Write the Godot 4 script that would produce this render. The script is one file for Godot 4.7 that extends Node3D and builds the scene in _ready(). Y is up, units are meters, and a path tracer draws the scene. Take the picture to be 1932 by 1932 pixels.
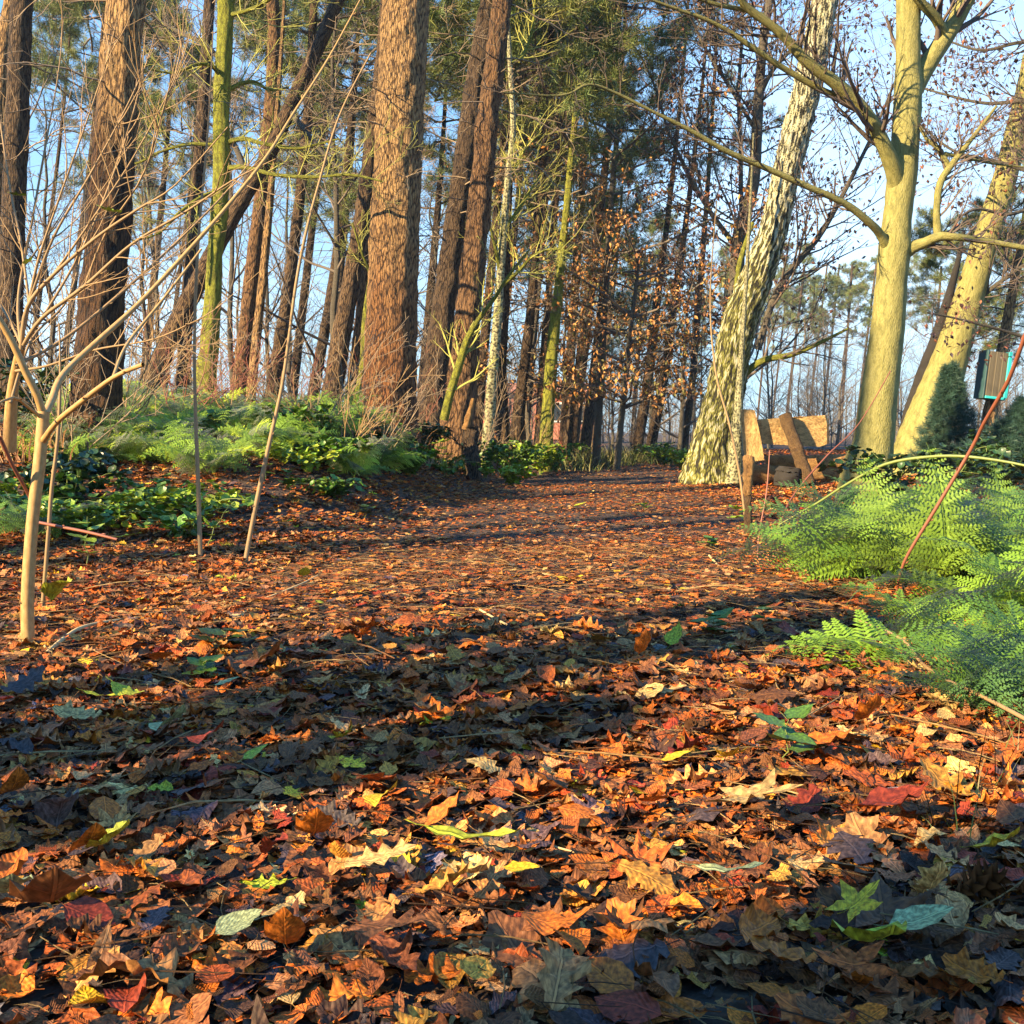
extends Node3D

const F := 1980.0                       # focal length in the units of a picture 1932 wide
const EYE := Vector3(0, 0.62, 0)
const PITCH := 0.0761
var rng := RandomNumberGenerator.new()
var M := {}
var taken := {}
var bump_noise := FastNoiseLite.new()
var soft_noise := FastNoiseLite.new()
const ORD := ["first", "second", "third", "fourth", "fifth", "sixth", "seventh", "eighth", "ninth", "tenth", "eleventh", "twelfth", "thirteenth", "fourteenth", "fifteenth", "sixteenth", "seventeenth", "eighteenth", "nineteenth", "twentieth", "twenty-first", "twenty-second", "twenty-third", "twenty-fourth", "twenty-fifth", "twenty-sixth", "twenty-seventh", "twenty-eighth", "twenty-ninth", "thirtieth", "thirty-first", "thirty-second", "thirty-third", "thirty-fourth", "thirty-fifth", "thirty-sixth", "thirty-seventh", "thirty-eighth", "thirty-ninth", "fortieth"]


class Acc:
	var v := PackedVector3Array()
	var n := PackedVector3Array()
	var uv := PackedVector2Array()
	var c := PackedColorArray()
	var ix := PackedInt32Array()
	var col := Color.WHITE

	func vert(p: Vector3, nn: Vector3, u: Vector2) -> int:
		v.append(p)
		n.append(nn)
		uv.append(u)
		c.append(col)
		return v.size() - 1

	func tri(a: int, b: int, d: int) -> void:
		ix.append(a)
		ix.append(b)
		ix.append(d)

	func flat_tri(a: Vector3, b: Vector3, d: Vector3) -> void:
		var nn := (d - a).cross(b - a).normalized()
		var s := v.size()
		vert(a, nn, Vector2(a.x, a.z))
		vert(b, nn, Vector2(b.x, b.z))
		vert(d, nn, Vector2(d.x, d.z))
		tri(s, s + 1, s + 2)

	func flat_quad(a: Vector3, b: Vector3, d: Vector3, e: Vector3) -> void:
		flat_tri(a, b, d)
		flat_tri(a, d, e)

	# a tapered tube along points; bark noise pushes the wall in and out
	func tube(pts: PackedVector3Array, rad: PackedFloat32Array, sides: int, tile := 0.5, noise: FastNoiseLite = null, amp := 0.0, stretch := 0.25, tall := 1.0) -> void:
		var m := pts.size()
		if m < 2:
			return
		var start := v.size()
		var t := (pts[1] - pts[0]).normalized()
		var u := t.cross(Vector3.FORWARD if absf(t.z) < 0.9 else Vector3.RIGHT).normalized()
		var reps := maxf(1.0, roundf(TAU * rad[0] / tile))
		var along := 0.0
		for j in m:
			if j > 0:
				along += pts[j].distance_to(pts[j - 1])
				var t2 := ((pts[j + 1] if j < m - 1 else pts[j]) - pts[j - 1]).normalized()
				u = (u - t2 * u.dot(t2)).normalized()
				t = t2
			var w := t.cross(u)
			for k in sides + 1:
				var a := TAU * k / sides
				var d := u * cos(a) + w * sin(a)
				var r := rad[j]
				if noise:
					var q := pts[j] + d * r
					r += amp * noise.get_noise_3d(q.x, q.y * stretch, q.z) * clampf(rad[j] / 0.12, 0.15, 1.0)
				vert(pts[j] + d * r, d, Vector2(reps * k / sides, along / (tile * 2.0 * tall)))
		for j in m - 1:
			for k in sides:
				var a := start + j * (sides + 1) + k
				tri(a, a + sides + 1, a + 1)
				tri(a + 1, a + sides + 1, a + sides + 2)
		if noise:
			for j in m:
				for k in sides + 1:
					var kk := k % sides
					var right: Vector3 = v[start + j * (sides + 1) + (kk + 1)] - v[start + j * (sides + 1) + (kk + sides - 1) % sides]
					var up: Vector3 = v[start + mini(j + 1, m - 1) * (sides + 1) + kk] - v[start + maxi(j - 1, 0) * (sides + 1) + kk]
					var nn := right.cross(up).normalized()
					n[start + j * (sides + 1) + k] = nn if nn.dot(n[start + j * (sides + 1) + k]) > 0 else -nn

	func cap(at_end: Vector3, dir: Vector3, r: float, sides: int) -> void:
		var u := dir.cross(Vector3.UP if absf(dir.y) < 0.9 else Vector3.RIGHT).normalized()
		var w := dir.cross(u)
		var s := vert(at_end, dir, Vector2(0.5, 0.5))
		for k in sides + 1:
			var a := TAU * k / sides
			var d := u * cos(a) + w * sin(a)
			vert(at_end + d * r, dir, Vector2(0.5 + 0.4 * cos(a), 0.5 + 0.4 * sin(a)))
		for k in sides:
			tri(s, s + 2 + k, s + 1 + k)

	func smooth_normals() -> void:
		n.fill(Vector3.ZERO)
		for i in range(0, ix.size(), 3):
			var f := (v[ix[i + 2]] - v[ix[i]]).cross(v[ix[i + 1]] - v[ix[i]])
			n[ix[i]] += f
			n[ix[i + 1]] += f
			n[ix[i + 2]] += f
		for i in n.size():
			n[i] = n[i].normalized()

	func mesh(mat: Material, tinted := false) -> ArrayMesh:
		var a := []
		a.resize(Mesh.ARRAY_MAX)
		a[Mesh.ARRAY_VERTEX] = v
		a[Mesh.ARRAY_NORMAL] = n
		a[Mesh.ARRAY_TEX_UV] = uv
		if tinted:
			a[Mesh.ARRAY_COLOR] = c
		a[Mesh.ARRAY_INDEX] = ix
		var me := ArrayMesh.new()
		me.add_surface_from_arrays(Mesh.PRIMITIVE_TRIANGLES, a)
		me.surface_set_material(0, mat)
		return me


# ---------------------------------------------------------------- helpers
func at(px: float, py: float, dist: float) -> Vector3:
	var r := Vector3((px - 966.0) / F, (966.0 - py) / F, -1.0).rotated(Vector3.RIGHT, -PITCH)
	return EYE + r * (dist / -r.z)

func on_ground(px: float, py: float) -> Vector3:
	var r := Vector3((px - 966.0) / F, (966.0 - py) / F, -1.0).rotated(Vector3.RIGHT, -PITCH)
	var d := 0.6
	while d < 60.0:
		var p := EYE + r * (d / -r.z)
		if p.y <= land(p.x, p.z):
			return Vector3(p.x, land(p.x, p.z), p.z)
		d += 0.01 + d * 0.002
	var q := EYE + r * (40.0 / -r.z)
	return Vector3(q.x, land(q.x, q.z), q.z)

func foot(px: float, dist: float) -> Vector3:
	var p := at(px, 815, dist)
	return Vector3(p.x, land(p.x, p.z), p.z)

func path_x(d: float) -> float:
	return 0.085 * d - 0.1

func land(x: float, z: float) -> float:
	var d := -z
	var left := path_x(d) - x
	var h := smoothstep(1.1, 2.5, left) * 0.62 * smoothstep(5.0, 9.5, d)
	h += smoothstep(2.5, 6.0, left) * 0.22 * smoothstep(3.0, 9.0, d)
	h *= 1.0 - 0.75 * smoothstep(22.0, 45.0, d)
	h += smoothstep(1.6, 4.0, -left) * 0.12 * smoothstep(4.0, 9.0, d) * (1.0 - smoothstep(25.0, 45.0, d))
	if absf(x) < 40.0 and d < 60.0:
		h += 0.035 * soft_noise.get_noise_2d(x, z) + 0.02 * bump_noise.get_noise_2d(x * 3.0, z * 3.0)
	return h

func numbered(called: String) -> String:
	var k: int = taken.get(called, 0)
	taken[called] = k + 1
	return called if k == 0 else "%s_%03d" % [called, k]

func tag(o: Node, label: String, category := "", group := "", kind := "") -> Node:
	if label:
		o.set_meta("label", label)
	if category:
		o.set_meta("category", category)
	if group:
		o.set_meta("group", group)
	if kind:
		o.set_meta("kind", kind)
	return o

func thing(called: String, label: String, category: String, where := Vector3.ZERO, group := "") -> Node3D:
	var o := Node3D.new()
	o.name = numbered(called)
	add_child(o, true)
	o.position = where
	tag(o, label, category, group)
	return o

func part(called: String, mesh: Mesh, parent: Node, where := Vector3.ZERO, turn := Vector3.ZERO, mat: Material = null) -> MeshInstance3D:
	var o := MeshInstance3D.new()
	o.name = called if parent != self else numbered(called)
	o.mesh = mesh
	if mat:
		o.material_override = mat
	parent.add_child(o, true)
	o.position = where
	o.rotation = turn
	return o

func scatter(called: String, mesh: Mesh, places: Array, tints: PackedColorArray, parent: Node) -> MultiMeshInstance3D:
	var mm := MultiMesh.new()
	mm.transform_format = MultiMesh.TRANSFORM_3D
	mm.use_colors = not tints.is_empty()
	mm.mesh = mesh
	mm.instance_count = places.size()
	for i in places.size():
		mm.set_instance_transform(i, places[i])
		if not tints.is_empty():
			mm.set_instance_color(i, tints[i])
	return scatter_of(called, mm, parent)

func scatter_of(called: String, mm: MultiMesh, parent: Node) -> MultiMeshInstance3D:
	var o := MultiMeshInstance3D.new()
	o.name = called if parent != self else numbered(called)
	o.multimesh = mm
	o.set_meta("kind", "stuff")
	parent.add_child(o, true)
	return o

func lin(r: float, g: float, b: float) -> Color:
	return Color(r, g, b).linear_to_srgb()

func rr(a: float, b: float) -> float:
	return rng.randf_range(a, b)

func any_dir() -> Vector3:
	return Vector3(rr(-1, 1), rr(-1, 1), rr(-1, 1)).normalized()

# smooth a chain of [point, radius] into short steps
func smooth_chain(pts: PackedVector3Array, rad: PackedFloat32Array, step: float) -> Array:
	var p := PackedVector3Array()
	var r := PackedFloat32Array()
	var m := pts.size()
	for i in m - 1:
		var a := pts[maxi(i - 1, 0)]
		var b := pts[i]
		var c := pts[i + 1]
		var d := pts[mini(i + 2, m - 1)]
		var k := maxi(1, int(ceil(b.distance_to(c) / step)))
		for j in k:
			var t := float(j) / k
			p.append(b.cubic_interpolate(c, a, d, t))
			r.append(lerpf(rad[i], rad[i + 1], t))
	p.append(pts[m - 1])
	r.append(rad[m - 1])
	return [p, r]

# ---------------------------------------------------------------- textures and materials
func seamless(freq: float, w: int, h: int, kind := FastNoiseLite.TYPE_SIMPLEX_SMOOTH, oct := 4, sd := 1, ret := -1) -> PackedByteArray:
	var f := FastNoiseLite.new()
	f.seed = sd
	f.noise_type = kind
	f.frequency = freq
	f.fractal_octaves = oct
	if ret >= 0:
		f.cellular_return_type = ret
		f.fractal_type = FastNoiseLite.FRACTAL_NONE
	var im := f.get_seamless_image(w, h)
	im.convert(Image.FORMAT_L8)
	return im.get_data()

func stretch_of(src: PackedByteArray, w: int, h: int, by: int) -> PackedByteArray:
	# repeats the source every «by» columns: long in v, short in u
	var im := Image.create_from_data(w, h, false, Image.FORMAT_L8, src)
	im.resize(w / by, h, Image.INTERPOLATE_CUBIC)
	var out := Image.create(w, h, false, Image.FORMAT_L8)
	for k in by:
		out.blit_rect(im, Rect2i(0, 0, w / by, h), Vector2i(k * w / by, 0))
	return out.get_data()

func tex3(w: int, h: int, f: Callable) -> ImageTexture:
	var b := PackedByteArray()
	b.resize(w * h * 3)
	for i in w * h:
		var c: Color = f.call(i)
		b[i * 3] = clampi(int(c.r * 255.0), 0, 255)
		b[i * 3 + 1] = clampi(int(c.g * 255.0), 0, 255)
		b[i * 3 + 2] = clampi(int(c.b * 255.0), 0, 255)
	return ImageTexture.create_from_image(Image.create_from_data(w, h, false, Image.FORMAT_RGB8, b))

func grey_tex(w: int, h: int, b: PackedByteArray) -> ImageTexture:
	return ImageTexture.create_from_image(Image.create_from_data(w, h, false, Image.FORMAT_L8, b))

func ramp(t: float, stops: Array) -> Color:
	for i in stops.size() - 1:
		if t <= stops[i + 1][0]:
			return (stops[i][1] as Color).lerp(stops[i + 1][1], clampf((t - stops[i][0]) / (stops[i + 1][0] - stops[i][0]), 0, 1))
	return stops[stops.size() - 1][1]

func mat(called: String, c: Color, rough := 0.9, tex: Texture2D = null, height: Texture2D = null, relief := 0.0) -> StandardMaterial3D:
	var m := StandardMaterial3D.new()
	m.resource_name = called
	m.albedo_color = c
	m.roughness = rough
	m.albedo_texture = tex
	m.cull_mode = BaseMaterial3D.CULL_DISABLED
	if height:
		m.heightmap_enabled = true
		m.heightmap_texture = height
		m.heightmap_scale = relief
	M[called] = m
	return m

func leafy(called: String, c: Color, rough: float, through: float, tex: Texture2D = null) -> StandardMaterial3D:
	var m := mat(called, c, rough, tex)
	m.backlight_enabled = true
	m.backlight = Color(through, through, through)
	m.vertex_color_use_as_albedo = true
	return m

func make_materials() -> void:
	var S := 512
	var cell := stretch_of(seamless(0.013, S, S, FastNoiseLite.TYPE_CELLULAR, 1, 3, FastNoiseLite.RETURN_DISTANCE2_SUB), S, S, 2)
	var fine := seamless(0.05, S, S, FastNoiseLite.TYPE_SIMPLEX_SMOOTH, 5, 8)
	var long_fine := stretch_of(fine, S, S, 4)
	var blot := seamless(0.012, S, S, FastNoiseLite.TYPE_SIMPLEX_SMOOTH, 3, 21)
	# pine: flaky plates between dark furrows
	var ph := PackedByteArray()
	ph.resize(S * S)
	for i in S * S:
		ph[i] = clampi(int(minf(1.0, cell[i] / 85.0) * 120.0 + long_fine[i] * 0.42 + (fine[i] - 128) * 0.25), 0, 255)
	var pine_c := [[0.0, lin(0.02, 0.013, 0.009)], [0.22, lin(0.08, 0.05, 0.03)], [0.42, lin(0.30, 0.20, 0.11)], [0.65, lin(0.46, 0.33, 0.19)], [1.0, lin(0.56, 0.43, 0.28)]]
	var pine_t := tex3(S, S, func(i): return ramp(ph[i] / 255.0 * 0.82 + (blot[i] - 128) / 700.0, pine_c))
	var pht := grey_tex(S, S, ph)
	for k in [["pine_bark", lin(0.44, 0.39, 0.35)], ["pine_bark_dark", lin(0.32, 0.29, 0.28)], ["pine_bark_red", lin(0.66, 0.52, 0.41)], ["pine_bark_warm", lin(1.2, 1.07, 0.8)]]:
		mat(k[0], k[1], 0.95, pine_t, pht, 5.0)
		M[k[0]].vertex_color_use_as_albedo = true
	# oak under moss
	var moss_c := [[0.0, lin(0.03, 0.028, 0.012)], [0.3, lin(0.12, 0.12, 0.02)], [0.6, lin(0.36, 0.38, 0.04)], [1.0, lin(0.58, 0.58, 0.09)]]
	var mt := tex3(S, S, func(i): return ramp(long_fine[i] / 255.0 * 0.6 + blot[i] / 255.0 * 0.4, moss_c))
	mat("moss_bark", Color.WHITE, 1.0, mt, grey_tex(S, S, long_fine), 2.0)
	# beech: smooth olive grey with pale specks and scars
	var speck := seamless(0.06, S, S, FastNoiseLite.TYPE_CELLULAR, 1, 9, FastNoiseLite.RETURN_DISTANCE)
	var beech_c := [[0.0, lin(0.08, 0.08, 0.02)], [0.45, lin(0.20, 0.185, 0.05)], [1.0, lin(0.29, 0.265, 0.09)]]
	var bt := tex3(S, S, func(i):
		var c := ramp(blot[i] / 255.0 * 0.7 + fine[i] / 255.0 * 0.3, beech_c)
		if speck[i] < 14:
			c = c.lerp(lin(0.7, 0.68, 0.5), 0.7)
		elif fine[i] < 62:
			c = c.lerp(lin(0.1, 0.09, 0.03), 0.5)
		return c)
	mat("beech_bark", Color.WHITE, 0.8, bt, grey_tex(S, S, fine), 0.5)
	# birch: white with dark cross marks above, cracked and green below
	var cross := Image.create_from_data(S, S, false, Image.FORMAT_L8, stretch_of(seamless(0.012, S, S, FastNoiseLite.TYPE_SIMPLEX_SMOOTH, 4, 30), S, S, 4))
	cross.rotate_90(CLOCKWISE)
	var cr := cross.get_data()
	var birch_c := [[0.0, lin(0.02, 0.018, 0.012)], [0.34, lin(0.06, 0.055, 0.03)], [0.44, lin(0.36, 0.34, 0.20)], [0.7, lin(0.52, 0.50, 0.36)], [1.0, lin(0.62, 0.60, 0.48)]]
	var wt := tex3(S, S, func(i): return ramp(cr[i] / 255.0 * 0.65 + blot[i] / 255.0 * 0.4 - 0.05, birch_c))
	mat("birch_bark", lin(0.6, 0.6, 0.48), 0.7, wt, grey_tex(S, S, cr), 0.8)
	# the big birch: cracked mossy foot below, white with dark rings above
	var H := 2048
	var low_c := [[0.0, lin(0.015, 0.012, 0.007)], [0.22, lin(0.05, 0.048, 0.014)], [0.40, lin(0.19, 0.19, 0.025)], [0.58, lin(0.30, 0.29, 0.07)], [0.66, lin(0.52, 0.49, 0.33)], [1.0, lin(0.62, 0.59, 0.45)]]
	var bh := PackedByteArray()
	bh.resize(S * H)
	var foot_n := FastNoiseLite.new()
	foot_n.seed = 77
	foot_n.frequency = 0.012
	foot_n.fractal_octaves = 4
	var big := tex3(S, H, func(i):
		var x: int = i % S
		var y: int = i / S
		var ang := TAU * x / S
		var w: float = foot_n.get_noise_3d(cos(ang) * 80.0, y * 2.6, sin(ang) * 80.0)
		var j: int = ((y * 5) % S) * S + x
		var crack: float = clampf(cell[j] / 95.0, 0.0, 1.0)
		var low: float = clampf(crack * 0.36 + long_fine[j] / 255.0 * 0.20 + w * 0.85 + 0.10, 0.0, 1.0)
		var ring: float = cr[(((y * 4) % S) * S + x)] / 255.0
		var high: float = clampf(ring * 0.85 + w * 1.1 + 0.10, 0.0, 1.0)
		var t := smoothstep(380.0, 600.0, y + w * 420.0)
		bh[i] = clampi(int(lerpf(low, high * 0.6 + 0.2, t) * 255.0), 0, 255)
		return ramp(low, low_c).lerp(ramp(high, birch_c), t))
	mat("big_birch_bark", lin(0.62, 0.62, 0.54), 0.9, big, grey_tex(S, H, bh), 2.5)
	M.birch_foot_bark = mat("birch_root_bark", Color.WHITE, 0.95, tex3(S, S, func(i): return ramp(minf(cell[i] / 95.0, 1.0) * 0.5 + long_fine[i] / 255.0 * 0.3, low_c)), grey_tex(S, S, cell), 2.5)
	# grey bark and twigs
	var grey_c := [[0.0, lin(0.03, 0.026, 0.02)], [0.5, lin(0.14, 0.12, 0.09)], [1.0, lin(0.28, 0.25, 0.19)]]
	var gt := tex3(S, S, func(i): return ramp(long_fine[i] / 255.0, grey_c))
	mat("grey_bark", Color.WHITE, 0.95, gt, grey_tex(S, S, long_fine), 1.5)
	mat("dark_twig", lin(0.10, 0.075, 0.06), 0.9)
	mat("far_twig", lin(0.13, 0.105, 0.085), 0.95)
	mat("moss_twig", lin(0.30, 0.30, 0.07), 0.95)
	mat("dead_twig", lin(0.21, 0.155, 0.10), 0.9)
	var sap_c := [[0.0, lin(0.22, 0.11, 0.035)], [0.5, lin(0.36, 0.22, 0.075)], [1.0, lin(0.46, 0.31, 0.13)]]
	mat("sapling_bark", Color.WHITE, 0.6, tex3(S, S, func(i): return ramp(blot[i] / 255.0 * 0.6 + long_fine[i] / 255.0 * 0.4, sap_c)))
	mat("whip_bark", lin(0.25, 0.16, 0.07), 0.7)
	mat("cane_red", lin(0.20, 0.065, 0.035), 0.5)
	mat("cane_green", lin(0.16, 0.20, 0.05), 0.5)
	mat("straw", lin(0.52, 0.37, 0.17), 0.8)
	mat("dead_fern", lin(0.36, 0.19, 0.08), 0.9)
	# wood of the bench
	var wood_c := [[0.0, lin(0.05, 0.03, 0.015)], [0.33, lin(0.20, 0.12, 0.05)], [0.48, lin(0.44, 0.30, 0.14)], [1.0, lin(0.66, 0.52, 0.29)]]
	var grain := tex3(S, S, func(i): return ramp(long_fine[i] / 255.0 * 0.7 + blot[i] / 255.0 * 0.3, wood_c))
	for k in [["plank_wood", lin(1.7, 1.6, 1.25)], ["log_wood", lin(0.95, 0.75, 0.5)], ["old_wood", lin(0.33, 0.27, 0.2)]]:
		mat(k[0], k[1], 0.9, grain, grey_tex(S, S, long_fine), 2.0)
	mat("black_wood", lin(0.02, 0.017, 0.015), 0.95)  # near-black wood; on the leaning trunk the colour carries its shade
	# soil under the leaves
	var soil_c := [[0.0, lin(0.012, 0.008, 0.006)], [0.5, lin(0.055, 0.03, 0.017)], [1.0, lin(0.17, 0.085, 0.04)]]
	var soil := mat("soil", Color.WHITE, 0.95, tex3(S, S, func(i): return ramp(fine[i] / 255.0 * 0.7 + blot[i] / 255.0 * 0.3, soil_c)), grey_tex(S, S, fine), 2.0)
	soil.uv1_triplanar = true
	soil.uv1_world_triplanar = true
	soil.uv1_scale = Vector3(0.9, 0.9, 0.9)
	# leaves: midrib, side veins and blotches
	var L := 256
	var lb := seamless(0.03, L, L, FastNoiseLite.TYPE_SIMPLEX_SMOOTH, 4, 44)
	var leaf_t := tex3(L, L, func(i):
		var x := absf((i % L) / 255.0 - 0.5)
		var y = (i / L) / 255.0
		var g := 0.83 + (lb[i] - 128) / 420.0
		var q := fposmod(y * 9.0 - x * 9.0, 1.0)
		if absf(q - 0.5) < 0.05:
			g *= 0.88
		if x < 0.014:
			g = 1.0
		elif x < 0.03:
			g *= 0.84
		return Color(g, g * 0.985, g * 0.96))
	var vein := PackedByteArray()
	vein.resize(L * L)
	for i in L * L:
		var x := absf((i % L) / 255.0 - 0.5)
		var q := fposmod((i / L) / 255.0 * 9.0 - x * 9.0, 1.0)
		vein[i] = clampi(int(absf(q - 0.5) * 150.0) + lb[i] / 3 - (60 if x < 0.02 else 0), 0, 255)
	var vt := grey_tex(L, L, vein)
	leafy("litter", Color.WHITE, 0.62, 0.2, leaf_t)
	M.litter.metallic_specular = 0.32
	M.litter.heightmap_enabled = true
	M.litter.heightmap_texture = vt
	M.litter.heightmap_scale = 0.2
	for k in PAL:
		var m := leafy("leaf_" + k, lin(PAL[k].r, PAL[k].g, PAL[k].b), 0.55, 0.25, leaf_t)
		m.metallic_specular = 0.35
		m.heightmap_enabled = true
		m.heightmap_texture = vt
		m.heightmap_scale = 0.2
	leafy("fern_painted_sun", lin(0.33, 0.45, 0.014), 0.75, 0.6)  # brighter fern copy, sunlight on the left bank put into the colour
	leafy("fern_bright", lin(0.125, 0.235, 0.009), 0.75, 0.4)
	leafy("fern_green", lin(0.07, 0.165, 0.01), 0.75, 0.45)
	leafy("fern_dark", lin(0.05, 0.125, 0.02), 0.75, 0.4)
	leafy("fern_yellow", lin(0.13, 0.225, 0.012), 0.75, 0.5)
	leafy("bramble_leaf", lin(0.10, 0.22, 0.02), 0.45, 0.4, leaf_t)
	leafy("bright_leaf", lin(0.30, 0.44, 0.03), 0.45, 0.5, leaf_t)
	leafy("ivy_leaf", lin(0.035, 0.085, 0.025), 0.4, 0.3, leaf_t)
	leafy("needle", Color.WHITE, 0.6, 0.25)
	leafy("kept_leaf", Color.WHITE, 0.6, 0.35)
	leafy("grass_blade", Color.WHITE, 0.6, 0.4)

var PAL := {
	"wet": Color(0.055, 0.028, 0.017), "umber": Color(0.15, 0.062, 0.02), "brown": Color(0.25, 0.098, 0.034), "rust": Color(0.40, 0.105, 0.02), "orange": Color(0.58, 0.165, 0.02),
	"tan": Color(0.50, 0.24, 0.08), "amber": Color(0.55, 0.26, 0.04), "yellow": Color(0.75, 0.50, 0.03), "plum": Color(0.095, 0.065, 0.062), "red": Color(0.28, 0.045, 0.018),
	"lime": Color(0.44, 0.50, 0.04), "pale": Color(0.42, 0.48, 0.22), "green": Color(0.09, 0.22, 0.03), "grey": Color(0.15, 0.14, 0.15), "buff": Color(0.66, 0.43, 0.15),
}
const SAID := {"wet": "wet brown", "umber": "dark brown", "brown": "mid brown", "rust": "rust coloured", "orange": "bright orange", "tan": "tan", "amber": "amber", "yellow": "yellow", "plum": "purplish", "red": "red brown", "lime": "lime green", "pale": "pale green", "green": "green", "grey": "greyish", "buff": "pale buff"}

# ---------------------------------------------------------------- leaves
func half_width(kind: String, t: float) -> float:
	match kind:
		"oak":
			return (0.06 + 0.30 * pow(sin(PI * minf(1.0, pow(t, 1.25) * 0.98 + 0.02)), 0.7)) * (0.74 + 0.30 * cos(TAU * 4.0 * t - 0.6)) + 0.01
		"red_oak":
			return (0.05 + 0.36 * pow(sin(PI * pow(t, 1.05)), 0.8)) * (0.58 + 0.46 * cos(TAU * 3.0 * t - 0.4)) + 0.012
		"beech":
			return 0.34 * pow(sin(PI * pow(t, 0.88)), 0.85) * (1.0 + 0.03 * sin(t * 60.0))
		"birch":
			return 0.40 * pow(sin(PI * pow(t, 0.62)), 0.9) * (1.0 + 0.05 * sin(t * 70.0))
		"willow":
			return 0.105 * pow(sin(PI * pow(t, 0.85)), 0.8)
		"poplar":
			return 0.44 * pow(sin(PI * pow(t, 0.66)), 0.7)
		_:
			return 0.22 + 0.16 * sin(t * 9.0 + 1.0) * sin(t * 5.0)

func leaf_mesh(kind: String, rows: int, roll: float, bend: float, wave: float, sd: int, with_stalk := true, mate: Material = null) -> ArrayMesh:
	var a := Acc.new()
	var nz := FastNoiseLite.new()
	nz.seed = sd
	nz.frequency = 2.2
	var deform := func(x: float, z: float) -> Vector3:
		# a unit-long leaf rolled across, bent along and crumpled
		var px := x
		var y := 0.0
		if absf(roll) > 0.01:
			var R := 1.0 / roll
			px = R * sin(x / R)
			y = R * (1.0 - cos(x / R))
		y += absf(x) * 0.12
		var zz := z - 0.5
		y += bend * zz * zz
		y += wave * nz.get_noise_2d(x * 2.0 + sd, z * 2.0) * (0.3 + absf(x) * 1.6)
		return Vector3(px, y, zz)
	if kind == "maple":
		var K := 30
		var c0 := a.vert((deform as Callable).call(0.0, 0.4), Vector3.UP, Vector2(0.5, 0.4))
		for ring in [0.5, 1.0]:
			for k in K + 1:
				var an := TAU * k / K
				var lobe := 0.5 + 0.5 * cos(an * 5.0)
				var rad: float = (0.24 + 0.30 * pow(lobe, 1.3) + 0.04 * cos(an * 15.0)) * (1.0 - 0.25 * exp(-pow((an - PI) * 1.6, 2.0)) * 1.0) * ring
				var x := sin(an) * rad
				var z := 0.4 + cos(an) * rad * 1.1
				a.vert((deform as Callable).call(x, z), Vector3.UP, Vector2(0.5 + x, z))
		for k in K:
			a.tri(c0, 1 + k + 1, 1 + k)
			a.tri(1 + k, 1 + k + 1, K + 2 + k)
			a.tri(1 + k + 1, K + 2 + k + 1, K + 2 + k)
	else:
		for j in rows + 1:
			var t := float(j) / rows
			var w := maxf(half_width(kind, t), 0.004)
			for k in 5:
				var s: float = [-1.0, -0.55, 0.0, 0.55, 1.0][k]
				var x := s * w * (1.0 + (0.12 * nz.get_noise_2d(t * 3.0, s + 5.0) if kind != "willow" else 0.0))
				a.vert((deform as Callable).call(x, t), Vector3.UP, Vector2(0.5 + x * 1.1, t))
		for j in rows:
			for k in 4:
				var q := j * 5 + k
				a.tri(q, q + 5, q + 1)
				a.tri(q + 1, q + 5, q + 6)
	a.smooth_normals()
	if with_stalk:
		var p0: Vector3 = (deform as Callable).call(0.0, 0.0 if kind != "maple" else 0.2)
		a.tube(PackedVector3Array([p0 + Vector3(0, 0, 0.05), p0 + Vector3(0.02, 0.015, -0.09), p0 + Vector3(0.05, 0.05, -0.2)]), PackedFloat32Array([0.009, 0.008, 0.011]), 3)
	return a.mesh(mate)

var leaf_kinds := ["oak", "beech", "birch", "maple", "red_oak", "poplar", "willow", "scrap"]
var leaf_shapes := {}

func make_leaf_shapes() -> void:
	for k in leaf_kinds:
		leaf_shapes[k] = []
		for i in 5:
			var rows := {"oak": 14, "red_oak": 14, "willow": 8, "scrap": 4}.get(k, 8) as int
			leaf_shapes[k].append(leaf_mesh(k, rows, [0.3, 1.2, 2.2, -0.9, 3.0][i], [0.15, 0.45, -0.35, 0.7, 0.2][i], [0.12, 0.20, 0.26, 0.16, 0.30][i], i * 7 + 3, k != "scrap", M.litter))

const LENGTH := {"oak": 0.078, "beech": 0.062, "birch": 0.042, "maple": 0.085, "red_oak": 0.085, "poplar": 0.052, "willow": 0.09, "scrap": 0.022}

func pick_tint(x: float, d: float) -> Color:
	var r := rng.randf()
	var trodden := (1.0 - smoothstep(0.9, 1.9, absf(x - path_x(d)))) * smoothstep(2.5, 6.0, d)
	var names := ["umber", "brown", "rust", "orange", "tan", "amber", "wet", "plum", "red", "buff", "yellow", "lime", "grey"]
	var share := [0.17, 0.21, 0.17, 0.10, 0.11, 0.055, 0.075, 0.05, 0.025, 0.02, 0.006, 0.004, 0.005]
	if trodden > rng.randf():
		share = [0.11, 0.26, 0.15, 0.08, 0.26, 0.05, 0.04, 0.01, 0.01, 0.03, 0.0, 0.0, 0.0]
	var i := 0
	while i < names.size() - 1 and r > share[i]:
		r -= share[i]
		i += 1
	var c: Color = PAL[names[i]]
	var k := rr(0.9, 1.65)
	return Color(c.r * k * 1.05 * rr(0.92, 1.08), c.g * k * rr(0.9, 1.1), c.b * k * rr(0.85, 1.15))

func lying(p: Vector3, size: float, tilt: float, lift: float) -> Transform3D:
	var b := Basis(Vector3.UP, rng.randf() * TAU)
	b = b * Basis(Vector3.RIGHT, rr(-tilt, tilt)) * Basis(Vector3.BACK, rr(-tilt, tilt))
	if rng.randf() < 0.4:
		b = b * Basis(Vector3.BACK, PI)
	return Transform3D(b.scaled(Vector3.ONE * size), p + Vector3(0, lift, 0))

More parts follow.
